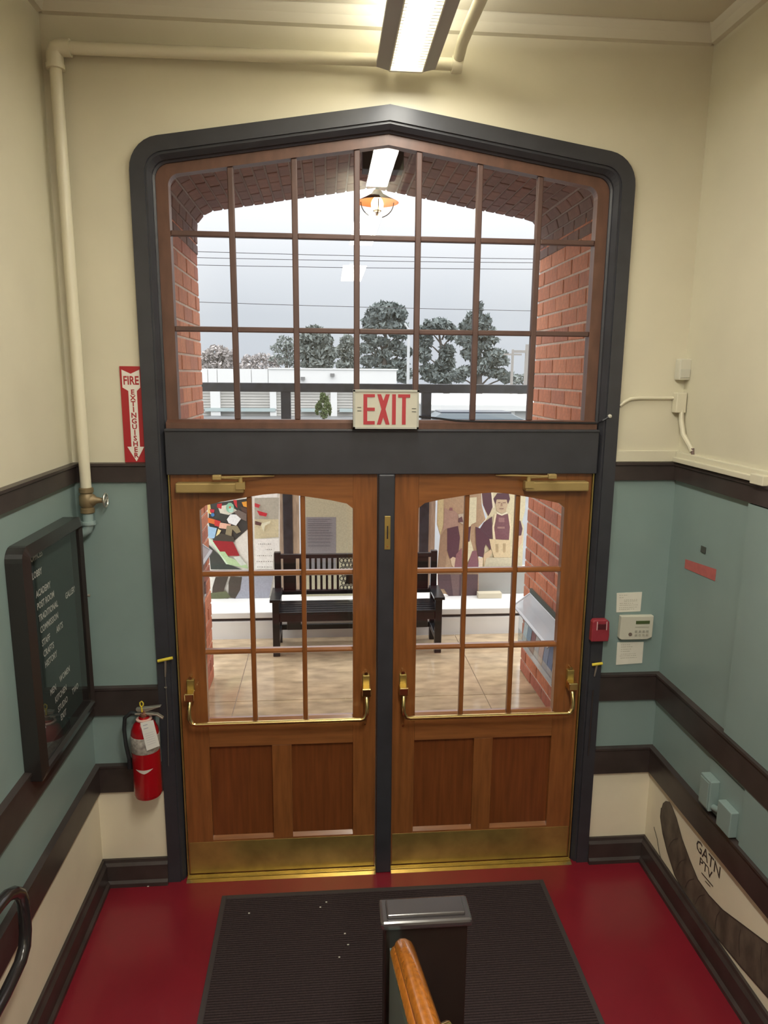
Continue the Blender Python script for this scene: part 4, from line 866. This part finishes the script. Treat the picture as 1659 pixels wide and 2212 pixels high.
TW = mat('tan_post_wood', (0.45, 0.33, 0.25), 0.7, noise=0.3, scale=8, stretch=(6, 6, 1))
for x in (-0.735, -0.575, 0.640, 0.800): box('wood_strip', x-0.032, x+0.032, YK-0.035, YK+0.035, 0.255, 1.95, TW, t)
def P3(u, v, y): q_ = at(u, v, y=y); return q_
def printed(name, label, cat, base, y, patches, thick=0.02, group=None, zmin=0.257):
    t = thing(name, label, cat, group)
    def loop(ps): return [(q_.x, q_.y, max(q_.z, zmin)) for q_ in (at(u, v, y=y) for u, v in ps)]
    m = MB(); bc, bp = base; m.prism(loop(bp), (0, thick, 0), flat(*bc)); m.build('board', None, t)
    m = MB(); k = 0
    for c_, ps in patches:
        k += 1; m.poly([(p_[0], y-0.0006*k-0.0006, p_[2]) for p_ in loop(ps)], flat(*c_))
    m.build('print', None, t); return t
def ell(cu, cv, ru, rv, n_=10): return [(cu+ru*math.cos(2*PI*k/n_), cv+rv*math.sin(2*PI*k/n_)) for k in range(n_)]
def C3(u, v): return (420+u/7.541, 1050+v/7.541)      # local drawing grid of the left mural
def cp(*ps): return [C3(*q_) for q_ in ps]
pats = [
 ((190, 186, 170), cp((980, 190), (1380, 190), (1370, 560), (980, 560))), ((222, 212, 175), cp((980, 540), (1370, 540), (1370, 830), (980, 860))),
 ((252, 250, 244), cp((985, 100), (1360, 110), (1355, 185), (985, 195))),
 ((60, 62, 58), cp((240, 290), (880, 200), (870, 700), (640, 900), (300, 870), (230, 600))),
 ((225, 222, 205), cp((380, 330), (560, 300), (700, 400), (560, 470), (420, 440))), ((200, 40, 50), cp((370, 290), (450, 280), (440, 370), (370, 350))), ((205, 55, 60), cp((630, 225), (690, 225), (700, 360), (660, 310))),
 ((150, 205, 175), ell(*C3(580, 350), 9, 11)), ((190, 232, 215), ell(*C3(600, 385), 6, 6)), ((225, 110, 60), ell(*C3(580, 345), 2, 2.5)),
 ((240, 165, 60), cp((770, 260), (880, 240), (880, 350), (800, 330))), ((90, 70, 60), cp((750, 330), (870, 360), (880, 470), (780, 430))),
 ((235, 205, 130), cp((215, 290), (260, 300), (280, 460), (220, 430))), ((195, 40, 60), cp((250, 370), (330, 380), (320, 430), (260, 430))), ((70, 130, 190), ell(*C3(300, 465), 4, 4)),
 ((225, 115, 50), cp((220, 510), (330, 540), (330, 620), (220, 590))), ((205, 60, 55), cp((330, 540), (430, 570), (400, 660), (330, 640))), ((240, 190, 165), cp((420, 590), (600, 620), (560, 700), (400, 680))),
 ((245, 248, 248), cp((530, 540), (590, 455), (700, 460), (760, 530), (680, 640), (560, 600))), ((120, 108, 100), cp((640, 420), (720, 380), (850, 450), (850, 570), (760, 530))),
 ((150, 140, 110), cp((530, 640), (700, 640), (760, 740), (690, 770), (620, 700), (600, 860), (500, 820))), ((165, 205, 235), cp((225, 650), (370, 680), (330, 850), (230, 840))), ((240, 225, 165), cp((390, 690), (440, 720), (370, 840), (350, 820))),
 ((70, 68, 58), cp((430, 760), (640, 820), (660, 900), (300, 900), (330, 830))), ((160, 30, 38), cp((300, 880), (630, 900), (740, 1130), (560, 1130), (400, 1050))),
 ((60, 68, 62), cp((230, 940), (560, 1270), (780, 1350), (270, 1350))), ((210, 235, 205), cp((240, 860), (290, 870), (560, 1270), (520, 1265))), ((185, 215, 165), cp((400, 1060), (500, 1060), (560, 1150), (850, 1260), (880, 1340), (560, 1270))),
 ((215, 222, 210), cp((640, 1150), (740, 1130), (850, 1270), (760, 1290))), ((205, 60, 70), cp((985, 270), (1075, 300), (1050, 350), (985, 330))), ((210, 45, 60), cp((1020, 390), (1190, 440), (1170, 490), (1060, 470))),
 ((100, 70, 65), cp((990, 560), (1100, 590), (1080, 640), (990, 620))), ((238, 235, 205), cp((1100, 600), (1240, 560), (1230, 600), (1150, 640), (1130, 740), (1090, 640))),
 ((250, 249, 243), cp((985, 850), (1380, 850), (1390, 1100), (1290, 1100), (1280, 1340), (1000, 1340))),
 ((165, 168, 180), cp((760, 1440), (1290, 1440), (1220, 1830), (660, 1830))), ((70, 62, 52), cp((350, 1470), (560, 1460), (480, 1700), (560, 1830), (290, 1820), (300, 1640))), ((75, 68, 58), cp((590, 1460), (780, 1470), (750, 1680), (670, 1830), (560, 1800), (560, 1560))), ((100, 105, 75), cp((270, 1730), (520, 1700), (600, 1800), (480, 1835), (270, 1835)))]
SC3 = lambda v: v
t = printed('mural_panel', 'large colourful printed mural panel left of the bench', 'mural', ((238, 236, 226), [(380, 1000), (604, 1000), (604, 1294), (380, 1294)]), 3.71, pats)
m = MB(); yq = 3.71-0.03      # thin illegible script lines on the white part of the mural
for row, (v, u0, u1) in enumerate(((940, 1040, 1250), (1030, 1160, 1260), (1130, 1020, 1250), (1225, 1010, 1270), (1315, 1020, 1260))):
    u = u0
    while u < u1:
        w_ = random.uniform(10, 34); q_ = [at(*C3(u+dx_, v+dy_), y=yq) for dx_, dy_ in ((0, 6), (w_*0.5, -6), (w_, 6), (w_*0.5, 12))]; m.poly([tuple(p_) for p_ in q_]); u += w_+8
m.build('script', flat(150, 148, 140), t)
printed('info_placard', 'grey text placard behind the bench', 'placard', ((196, 190, 160), [(650, 1020), (770, 1020), (770, 1300), (650, 1300)]), 3.72,
        [((148, 146, 148), [(661, 1117), (726, 1117), (726, 1236), (661, 1236)])] + [((118, 116, 122), [(665, v), (721-random.uniform(0, 14), v), (721-random.uniform(0, 14), v+1.6), (665, v+1.6)]) for v in (1121, 1125, 1130, 1134, 1139, 1145, 1150, 1156, 1163, 1170, 1178)])
def D3(u, v): return (920+u/7.213, 1050+v/7.213)
def dp(*ps): return [D3(*q_) for q_ in ps]
DK, MD, LG, CRm = (95, 62, 74), (150, 105, 108), (214, 196, 150), (232, 224, 190)
printed('cutout_figures', 'sepia cut-out board of two standing figures, right of bench', 'cut-out', ((190, 160, 130), dp((190, 40), (560, 40), (860, 60), (870, 300), (930, 520), (820, 640), (820, 1720), (860, 1760), (720, 1810), (620, 1800), (450, 1830), (370, 1760), (300, 1680), (190, 1690), (180, 1280), (225, 780), (175, 600))), 3.66,
 [(LG, dp((190, 60), (280, 60), (270, 600), (225, 760), (180, 600))), ((182, 148, 132), dp((290, 330), (340, 370), (440, 380), (520, 450), (520, 640), (330, 660), (270, 700))), (MD, dp((370, 335), (415, 335), (415, 380), (365, 380))),
  ((168, 138, 112), dp((225, 780), (330, 660), (330, 1000), (300, 1280), (190, 1280))), (DK, dp((330, 660), (500, 620), (530, 800), (510, 1000), (470, 1120), (370, 1130), (330, 1000))), ((225, 200, 170), dp((380, 1130), (420, 1100), (470, 1120), (460, 1220), (440, 1270), (400, 1230))),
  (MD, dp((470, 1060), (560, 960), (560, 1280), (440, 1280))), ((205, 190, 170), dp((500, 440), (600, 420), (700, 440), (710, 600), (650, 640), (520, 560))), ((110, 80, 85), dp((510, 500), (560, 470), (580, 560), (500, 560))), (CRm, dp((660, 180), (790, 170), (780, 560), (700, 600), (690, 820), (740, 1000), (640, 1200), (620, 1180), (650, 860))),
  (DK, dp((640, 650), (700, 620), (680, 860), (640, 870))), (DK, dp((770, 630), (900, 680), (910, 1020), (890, 1110), (810, 1090), (780, 900))), ((140, 95, 105), dp((720, 1010), (790, 1000), (820, 1280), (630, 1280))), ((232, 212, 185), dp((810, 1100), (890, 1130), (870, 1280), (830, 1280))),
  ((92, 72, 76), dp((185, 1370), (810, 1370), (800, 1700), (620, 1720), (350, 1740), (280, 1600), (190, 1600))), ((120, 98, 96), dp((380, 1370), (520, 1370), (510, 1740), (420, 1740))), ((165, 112, 100), dp((330, 1720), (800, 1710), (860, 1760), (720, 1810), (450, 1830)))])
printed('cutout_figure', 'sepia cut-out board of a person in a hat', 'cut-out', ((222, 212, 178), dp((870, 40), (1560, 40), (1545, 380), (1500, 560), (1530, 620), (1500, 1245), (1160, 1262), (830, 1262), (900, 1040), (830, 720), (960, 480), (880, 260))), 3.77,
 [(DK, dp((865, 60), (1010, 40), (1050, 300), (1000, 420), (970, 470), (890, 300))), ((240, 230, 205), dp((1010, 40), (1035, 40), (1070, 330), (1040, 340))), (DK, dp((1050, 200), (1110, 110), (1290, 110), (1310, 200), (1280, 280), (1250, 210), (1110, 205), (1090, 300))), ((205, 182, 152), dp((1100, 210), (1260, 210), (1270, 310), (1240, 400), (1170, 420), (1100, 380), (1085, 290))),
  ((150, 118, 104), dp((1120, 250), (1160, 250), (1160, 264), (1120, 264))), ((150, 118, 104), dp((1195, 250), (1245, 250), (1245, 264), (1195, 264))), ((172, 140, 120), dp((1168, 260), (1188, 260), (1194, 310), (1162, 310))), ((150, 112, 102), dp((1140, 345), (1215, 345), (1205, 358), (1150, 358))), ((242, 232, 205), dp((1100, 400), (1180, 440), (1260, 400), (1270, 420), (1180, 460), (1100, 425))),
  ((128, 84, 92), dp((1100, 430), (1180, 460), (1280, 430), (1310, 640), (1300, 830), (1085, 840), (1060, 700))), ((160, 118, 118), dp((1130, 490), (1220, 490), (1220, 560), (1130, 560))), ((170, 130, 125), dp((1110, 630), (1225, 630), (1225, 660), (1110, 660))),
  ((240, 224, 190), dp((1070, 430), (1100, 430), (1060, 640), (1085, 850), (1045, 840), (1030, 640))), ((240, 224, 190), dp((1275, 430), (1310, 440), (1330, 640), (1310, 850), (1290, 840), (1305, 640))), (DK, dp((900, 560), (1030, 470), (1030, 850), (1000, 1000), (930, 900), (880, 1060), (790, 900), (800, 720))),
  ((225, 205, 165), dp((985, 820), (1310, 840), (1310, 1110), (1060, 1110), (1010, 950))), ((190, 168, 130), dp((1080, 900), (1125, 900), (1125, 1030), (1085, 1030))), ((190, 168, 130), dp((1195, 890), (1240, 890), (1235, 1030), (1200, 1030))), ((220, 195, 160), dp((900, 1060), (1010, 980), (1030, 1030), (900, 1270))),
  (DK, dp((1420, 520), (1470, 540), (1500, 660), (1480, 760), (1410, 820))), ((220, 190, 160), dp((1440, 770), (1500, 760), (1490, 880), (1410, 1000), (1405, 850))), ((214, 206, 178), dp((940, 1110), (1480, 1110), (1480, 1240), (900, 1262)))], zmin=at(1090, 1225, y=3.77).z+0.002)
t = thing('display_block', 'plain grey block standing on the plinth, right side', 'block')
q0, q1 = at(1028, 1200, y=3.70), at(1150, 1292, y=3.70); box('block', q0.x, q1.x+0.5, 3.70, 3.85, 0.256, at(1090, 1225, y=3.77).z, mat('grey_block', (0.36, 0.355, 0.33), 0.7), t, 0.005)
t = thing('display_step', 'low cream step beside the cut-out board', 'step')
q0, q1 = at(1030, 1285, y=3.62), at(1080, 1294, y=3.62); box('step', q0.x, q1.x, 3.55, 3.63, 0.256, 0.31, mat('cream_step', (0.62, 0.56, 0.42), 0.7), t, 0.004)

# ------------------------------------------------------------------ street, buildings, poles, wires, trees
g_ = box('ground', -90, 110, 3.30, 170, -0.35, -0.13, mat('wet_asphalt', (0.16, 0.165, 0.17), 0.45, noise=0.2, scale=1.0)); struct(g_, 'wet grey street beyond the porch', 'ground')
YBL = 42.0
def Z_(v, y=YBL, u=640): return at(u, v, y=y).z
def X_(u, y=YBL, v=850): return at(u, v, y=y).x
t = thing('shop_building', 'long white single-storey building across the street', 'building')
SID = mat('pale_siding', (0.50, 0.49, 0.46), 0.7, noise=0.06, scale=2); PWH = mat('white_fascia', (0.74, 0.75, 0.74), 0.6)
xl_, xr_ = X_(395), X_(855)
box('body', xl_, xr_, YBL+0.1, YBL+9, -0.13, Z_(800), SID, t)
ys = Z_(846)
m = MB(); k = Z_(905)+0.02
while k < Z_(826): m.prism([(xl_, YBL+0.1, k), (xl_, YBL+0.04, k), (xl_, YBL+0.09, k+0.16)], (xr_-xl_, 0, 0)); k += 0.17
o = m.build('siding', SID, t); o['kind'] = 'stuff'
us = [395, 452, 472, 545, 581]
for a_, b__ in zip(us, us[1:]): box('fascia_panel', X_(a_)+0.015, X_(b__)-0.015, YBL-0.3, YBL+0.1, Z_(832), Z_(798), PWH, t)
box('fascia_panel', X_(581)+0.015, xr_, YBL-0.35, YBL+0.1, Z_(832), Z_(796), PWH, t)
box('roof_edge', X_(581), xr_+0.1, YBL-0.4, YBL+9, Z_(798), Z_(795), PWH, t)
for a_, b__ in ((455, 476), (583, 597), (714, 728)): box('pilaster', X_(a_), X_(b__), YBL-0.2, YBL+0.1, -0.13, Z_(842), PWH, t)
GL_ = mat('shop_glass', (0.42, 0.50, 0.50), 0.2); DKF = mat('window_frame_dark', (0.10, 0.12, 0.15), 0.5)
for a_, b__ in ((440, 508), (516, 597), (648, 705), (731, 765)):
    w_ = box('window', X_(a_), X_(b__), YBL-0.22, YBL, 0.25, Z_(886), DKF, t); box('pane', X_(a_)+0.06, X_(b__)-0.06, YBL-0.25, YBL-0.22, 0.35, Z_(889), GL_, w_)
    box('window_bar', X_(a_), X_(b__), YBL-0.28, YBL-0.25, Z_(904), Z_(901), DKF, w_)
for u_, v_ in ((655, 817), (718, 809)):
    box('flood_light', X_(u_)-0.13, X_(u_)+0.13, YBL-0.55, YBL-0.35, Z_(v_+3), Z_(v_-3), mat('lamp_grey', (0.2, 0.2, 0.2), 0.5), t)
Y2 = 26.0
t = thing('low_shed', 'low shed with white sloping roof across the street', 'building')
xa, xb = at(918, 870, y=Y2).x, at(1250, 870, y=Y2).x; z1_ = at(1040, 874, y=Y2).z; z2_ = at(1040, 850, y=Y2+5).z
m = MB(); m.prism([(xa-0.1, Y2-0.2, z1_), (xa-0.1, Y2+5, z2_-0.02), (xa-0.1, Y2+5, z2_-0.15), (xa-0.1, Y2-0.2, z1_-0.07)], (xb-xa+0.2, 0, 0)); m.prism([(xa-0.1, Y2-0.19, z1_-0.25), (xa-0.1, Y2+0.2, z1_), (xa-0.1, Y2-0.2, z1_)], (xb-xa+0.2, 0, 0)); m.build('roof', PWH, t)
box('body', xa, xb, Y2, Y2+5, -0.13, z1_-0.05, mat('grey_wall', (0.38, 0.40, 0.40), 0.7), t)
for a_, b__ in ((962, 1018), (1058, 1088), (1090, 1112)): box('window', at(a_, 880, y=Y2).x, at(b__, 880, y=Y2).x, Y2-0.05, Y2, 0.6, at(1040, 882, y=Y2).z, mat('pale_window', (0.62, 0.64, 0.63), 0.4), t)
t = thing('parked_car', 'dark roofed parked car in front of the low shed', 'car')
yc = 21.0; ca, cb2 = at(938, 890, y=yc).x, at(1130, 890, y=yc).x; zr = at(1040, 890, y=yc).z
CARP = mat('car_paint', (0.42, 0.46, 0.50), 0.25, coat=0.6)
m = MB(); L_ = cb2-ca; m.prism([(ca-0.6, yc, 0.25), (ca-0.65, yc, 0.75), (ca-0.1, yc, 0.95), (cb2+0.1, yc, 0.95), (cb2+0.8, yc, 0.82), (cb2+0.85, yc, 0.3)], (0, 1.6, 0)); m.build('body', CARP, t, 0.06)
m = MB(); m.prism([(ca-0.1, yc+0.12, 0.95), (ca+0.25, yc+0.2, zr-0.05), (cb2-0.35, yc+0.2, zr-0.05), (cb2+0.1, yc+0.12, 0.95)], (0, 1.3, 0)); m.build('cabin', mat('car_glass', (0.12, 0.15, 0.17), 0.1), t, 0.03)
box('roof', ca+0.25, cb2-0.35, yc+0.2, yc+1.45, zr-0.06, zr, mat('dark_roof', (0.06, 0.07, 0.09), 0.3), t, 0.02)
for xx in (ca, cb2): MB().lathe((xx+0.05, yc-0.03, 0.18), [(0.30, 0), (0.31, 0.04), (0.31, 0.18), (0.30, 0.2)], 20, 'y').build('wheel', BLACKM, t)
# young shrub between
def leafball(mb, c, rx, ry, rz, n_, size, rnd, flatn=0.0):
    for _ in range(n_):
        while True:
            p_ = Vector((rnd.uniform(-1, 1), rnd.uniform(-1, 1), rnd.uniform(-1, 1)))
            if p_.length <= 1: break
        p_ = Vector(c)+Vector((p_.x*rx, p_.y*ry, p_.z*rz)); d_ = Vector((rnd.gauss(0, 1), rnd.gauss(0, 1), rnd.gauss(0, 1)-flatn)).normalized(); e_ = d_.cross(Vector((rnd.gauss(0, 1), rnd.gauss(0, 1), rnd.gauss(0, 1)))).normalized()
        s_ = size*rnd.uniform(0.6, 1.4); mb.add([p_-d_*s_, p_+e_*s_*0.45, p_+d_*s_, p_-e_*s_*0.45], [(0, 1, 2, 3)])
rnd = random.Random(3)
t = thing('young_conifer', 'small yellow-green conifer in front of the white building', 'shrub')
m = MB(); yy = 14.0
for u, v, ru, rv in ((697, 858, 6, 12), (705, 868, 5, 14), (690, 876, 5, 10), (685, 884, 3, 12), (712, 884, 3, 14), (700, 890, 9, 16)):
    q_ = at(u, v, y=yy); k = 17.0/FPX; leafball(m, q_, ru*k, ru*k, rv*k, 260, 0.035, rnd, 0)
fo = m.build('foliage', mat('yellow_green_needles', (0.11, 0.15, 0.055), 0.7), t)
q_ = at(700, 880, y=yy); MB().tube([(q_.x, yy, -0.13), (q_.x, yy, q_.z)], [0.05, 0.02], 8).build('trunk', mat('bark', (0.10, 0.08, 0.07), 0.9), t)

def pole(u, v0, r_, y, label, colr, arms=0, lamp=False):
    t = thing('utility_pole' if not lamp else 'street_lamp', label, 'pole'); p_ = at(u, v0, y=y)
    MB().tube([(p_.x, y, -0.13), (p_.x, y, p_.z)], [r_, r_*0.75], 10).build('pole', colr, t)
    if lamp:
        MB().tube([(p_.x, y, p_.z), (p_.x-0.25, y, p_.z+0.35)], 0.05, 8).build('arm', colr, t)
    for k in range(arms): box('crossarm', p_.x-0.8, p_.x+0.8, y-0.06, y+0.06, p_.z-0.5-k*0.7, p_.z-0.35-k*0.7, colr, t)
WP = mat('weathered_pole', (0.33, 0.31, 0.29), 0.9); LP = mat('light_grey_pole', (0.55, 0.57, 0.58), 0.5)
pole(883, 712, 0.10, 38, 'pale lamp post rising behind the EXIT sign', LP, 0, True)
pole(1108, 755, 0.14, 60, 'distant grey utility pole right of the conifer', WP, 1)
pole(1139, 744, 0.14, 40, 'taller utility pole beside the right brick wall', WP, 1)
WI = mat('wire_black', (0.05, 0.05, 0.055), 0.6)
names = ['uppermost overhead wire crossing the sky', 'second overhead wire from the top crossing the sky', 'third overhead wire from the top crossing the sky', 'lowest overhead wire, crossing just above the trees']
for k, (v0, v1, dv) in enumerate(((540, 556, 3), (553, 564, 2), (569, 578, 2), (649, 668, 3))):
    yw = 30.0; A_ = at(430, v0, y=yw); B_ = at(1145, v1, y=yw); d_ = B_-A_; pts = []
    for j in range(25):
        q_ = -0.8+2.6*j/24; p_ = A_+d_*q_; p_.z -= 0.10-0.12*(q_-0.5)**2; pts.append(p_)
    tag(MB().tube(pts, 0.014, 5).build('overhead_wire', WI), names[k], 'wire', 'overhead wires')
def tree(label, base_u, clumps, col, y=80.0, size=0.38, dens=1.0, seed=0, branches=True, bare=False):
    rnd = random.Random(seed); k = (y+3.1)/FPX
    t = thing('tree', label, 'tree', 'trees beyond the buildings')
    m = MB(); tops = []
    for u, v, ru, rv in clumps:
        c_ = at(u, v, y=y); tops.append(c_); n_ = int(ru*rv*dens)
        leafball(m, c_, ru*k*1.12, ru*k, rv*k*1.12, max(30, n_), size, rnd)
    m.build('foliage', col, t)
    bs = at(base_u, 850, y=y); apex = max(tops, key=lambda q_: q_.z); bk = mat('tree_bark', (0.13, 0.115, 0.105), 0.9)
    mt = MB(); mt.tube([(bs.x, y, -0.13), (bs.x*0.6+apex.x*0.4, y, (bs.z+apex.z)/2), (apex.x, y, apex.z)], [0.42, 0.26, 0.06], 8); mt.build('trunk', bk, t)
    mb = MB()
    for c_ in tops:
        if c_ is apex: continue
        z0 = max(0.8, c_.z-1.2-0.3*abs(c_.x-bs.x)); f_ = min(1, z0/max(apex.z, 1)); a_ = Vector((bs.x+(apex.x-bs.x)*f_*0.7, y, z0)); mb.tube([a_, a_.lerp(c_, 0.5)+Vector((0, 0, 0.1)), c_], [0.14, 0.09, 0.04], 5)
    if mb.v: mb.build('branches', bk, t)
G1 = mat('hazy_cypress_foliage', (0.20, 0.235, 0.23), 0.9, noise=0.3, scale=0.6); G2 = mat('hazy_grey_green_foliage', (0.23, 0.26, 0.245), 0.9, noise=0.3, scale=0.6); BR_ = mat('bare_brown_twigs', (0.40, 0.37, 0.36), 0.9, noise=0.2, scale=0.8)  # foliage greens paled and greyed so their colour carries the distance haze
tree('tall broad cypress with dense flat-topped crown, above EXIT sign', 828, [(835, 675, 38, 18), (850, 690, 24, 20), (805, 695, 22, 10), (840, 704, 38, 10), (795, 722, 14, 12), (862, 722, 20, 8), (815, 738, 20, 8), (850, 745, 18, 8), (790, 752, 20, 9), (872, 760, 18, 10), (830, 765, 18, 9), (860, 785, 22, 8), (800, 780, 20, 10), (835, 800, 24, 10), (790, 810, 18, 14), (870, 808, 18, 16)], G1, dens=1.5, seed=1, y=80.0)
tree('umbrella-topped dark tree right of the EXIT sign', 965, [(945, 700, 28, 10), (925, 712, 20, 10), (965, 712, 20, 9), (918, 735, 15, 14), (975, 728, 12, 6), (915, 765, 14, 16), (965, 760, 15, 14), (962, 785, 20, 16), (925, 800, 18, 14), (950, 815, 34, 12)], G1, dens=1.3, seed=2, y=88.0)
tree('pointed conifer, tallest at right of the window', 1035, [(1034, 668, 7, 14), (1022, 685, 14, 10), (1045, 694, 14, 12), (1012, 705, 18, 10), (1050, 712, 18, 8), (1030, 722, 28, 8), (1005, 735, 20, 10), (1060, 735, 18, 6), (1030, 748, 26, 10), (1070, 765, 24, 10), (1015, 765, 20, 9), (1080, 780, 18, 8), (1045, 782, 26, 9), (1020, 800, 28, 10), (1070, 805, 22, 10), (1095, 815, 18, 10), (990, 812, 16, 12)], G1, dens=1.35, seed=3, y=80.0)
tree('rounded grey-green tree above the white building', 685, [(680, 712, 16, 8), (672, 730, 24, 14), (700, 735, 18, 14), (665, 760, 24, 18), (700, 765, 24, 20), (685, 788, 32, 14)], G2, dens=1.8, seed=4, y=96.0)
tree('small grey-green tree beside the tall cypress', 752, [(750, 738, 14, 12), (745, 760, 18, 16), (762, 765, 14, 16), (750, 788, 22, 12)], G2, dens=1.8, seed=5, y=104.0)
tree('thin bare-branched tree left of the rounded tree', 620, [(618, 738, 20, 12), (605, 752, 20, 12), (630, 755, 18, 16), (610, 775, 26, 12), (632, 785, 16, 12)], G2, dens=0.55, seed=6, size=0.30, y=112.0)
tree('bare brown thicket at far left of the window', 470, [(470, 762, 22, 14), (452, 775, 20, 14), (490, 772, 18, 16), (465, 790, 34, 10), (500, 790, 20, 9), (430, 785, 20, 12)], BR_, dens=0.9, seed=7, size=0.30, y=92.0)
tree('low brown hedge-like thicket above the white building', 560, [(540, 778, 18, 10), (570, 776, 20, 12), (600, 780, 18, 10), (555, 792, 44, 8)], BR_, dens=1.2, seed=8, size=0.30, y=120.0)
tree('hazy low trees at far right of the window', 1120, [(1120, 820, 18, 9), (1150, 815, 22, 12), (1180, 815, 26, 14)], G2, dens=1.0, seed=9, size=0.3, y=100.0)
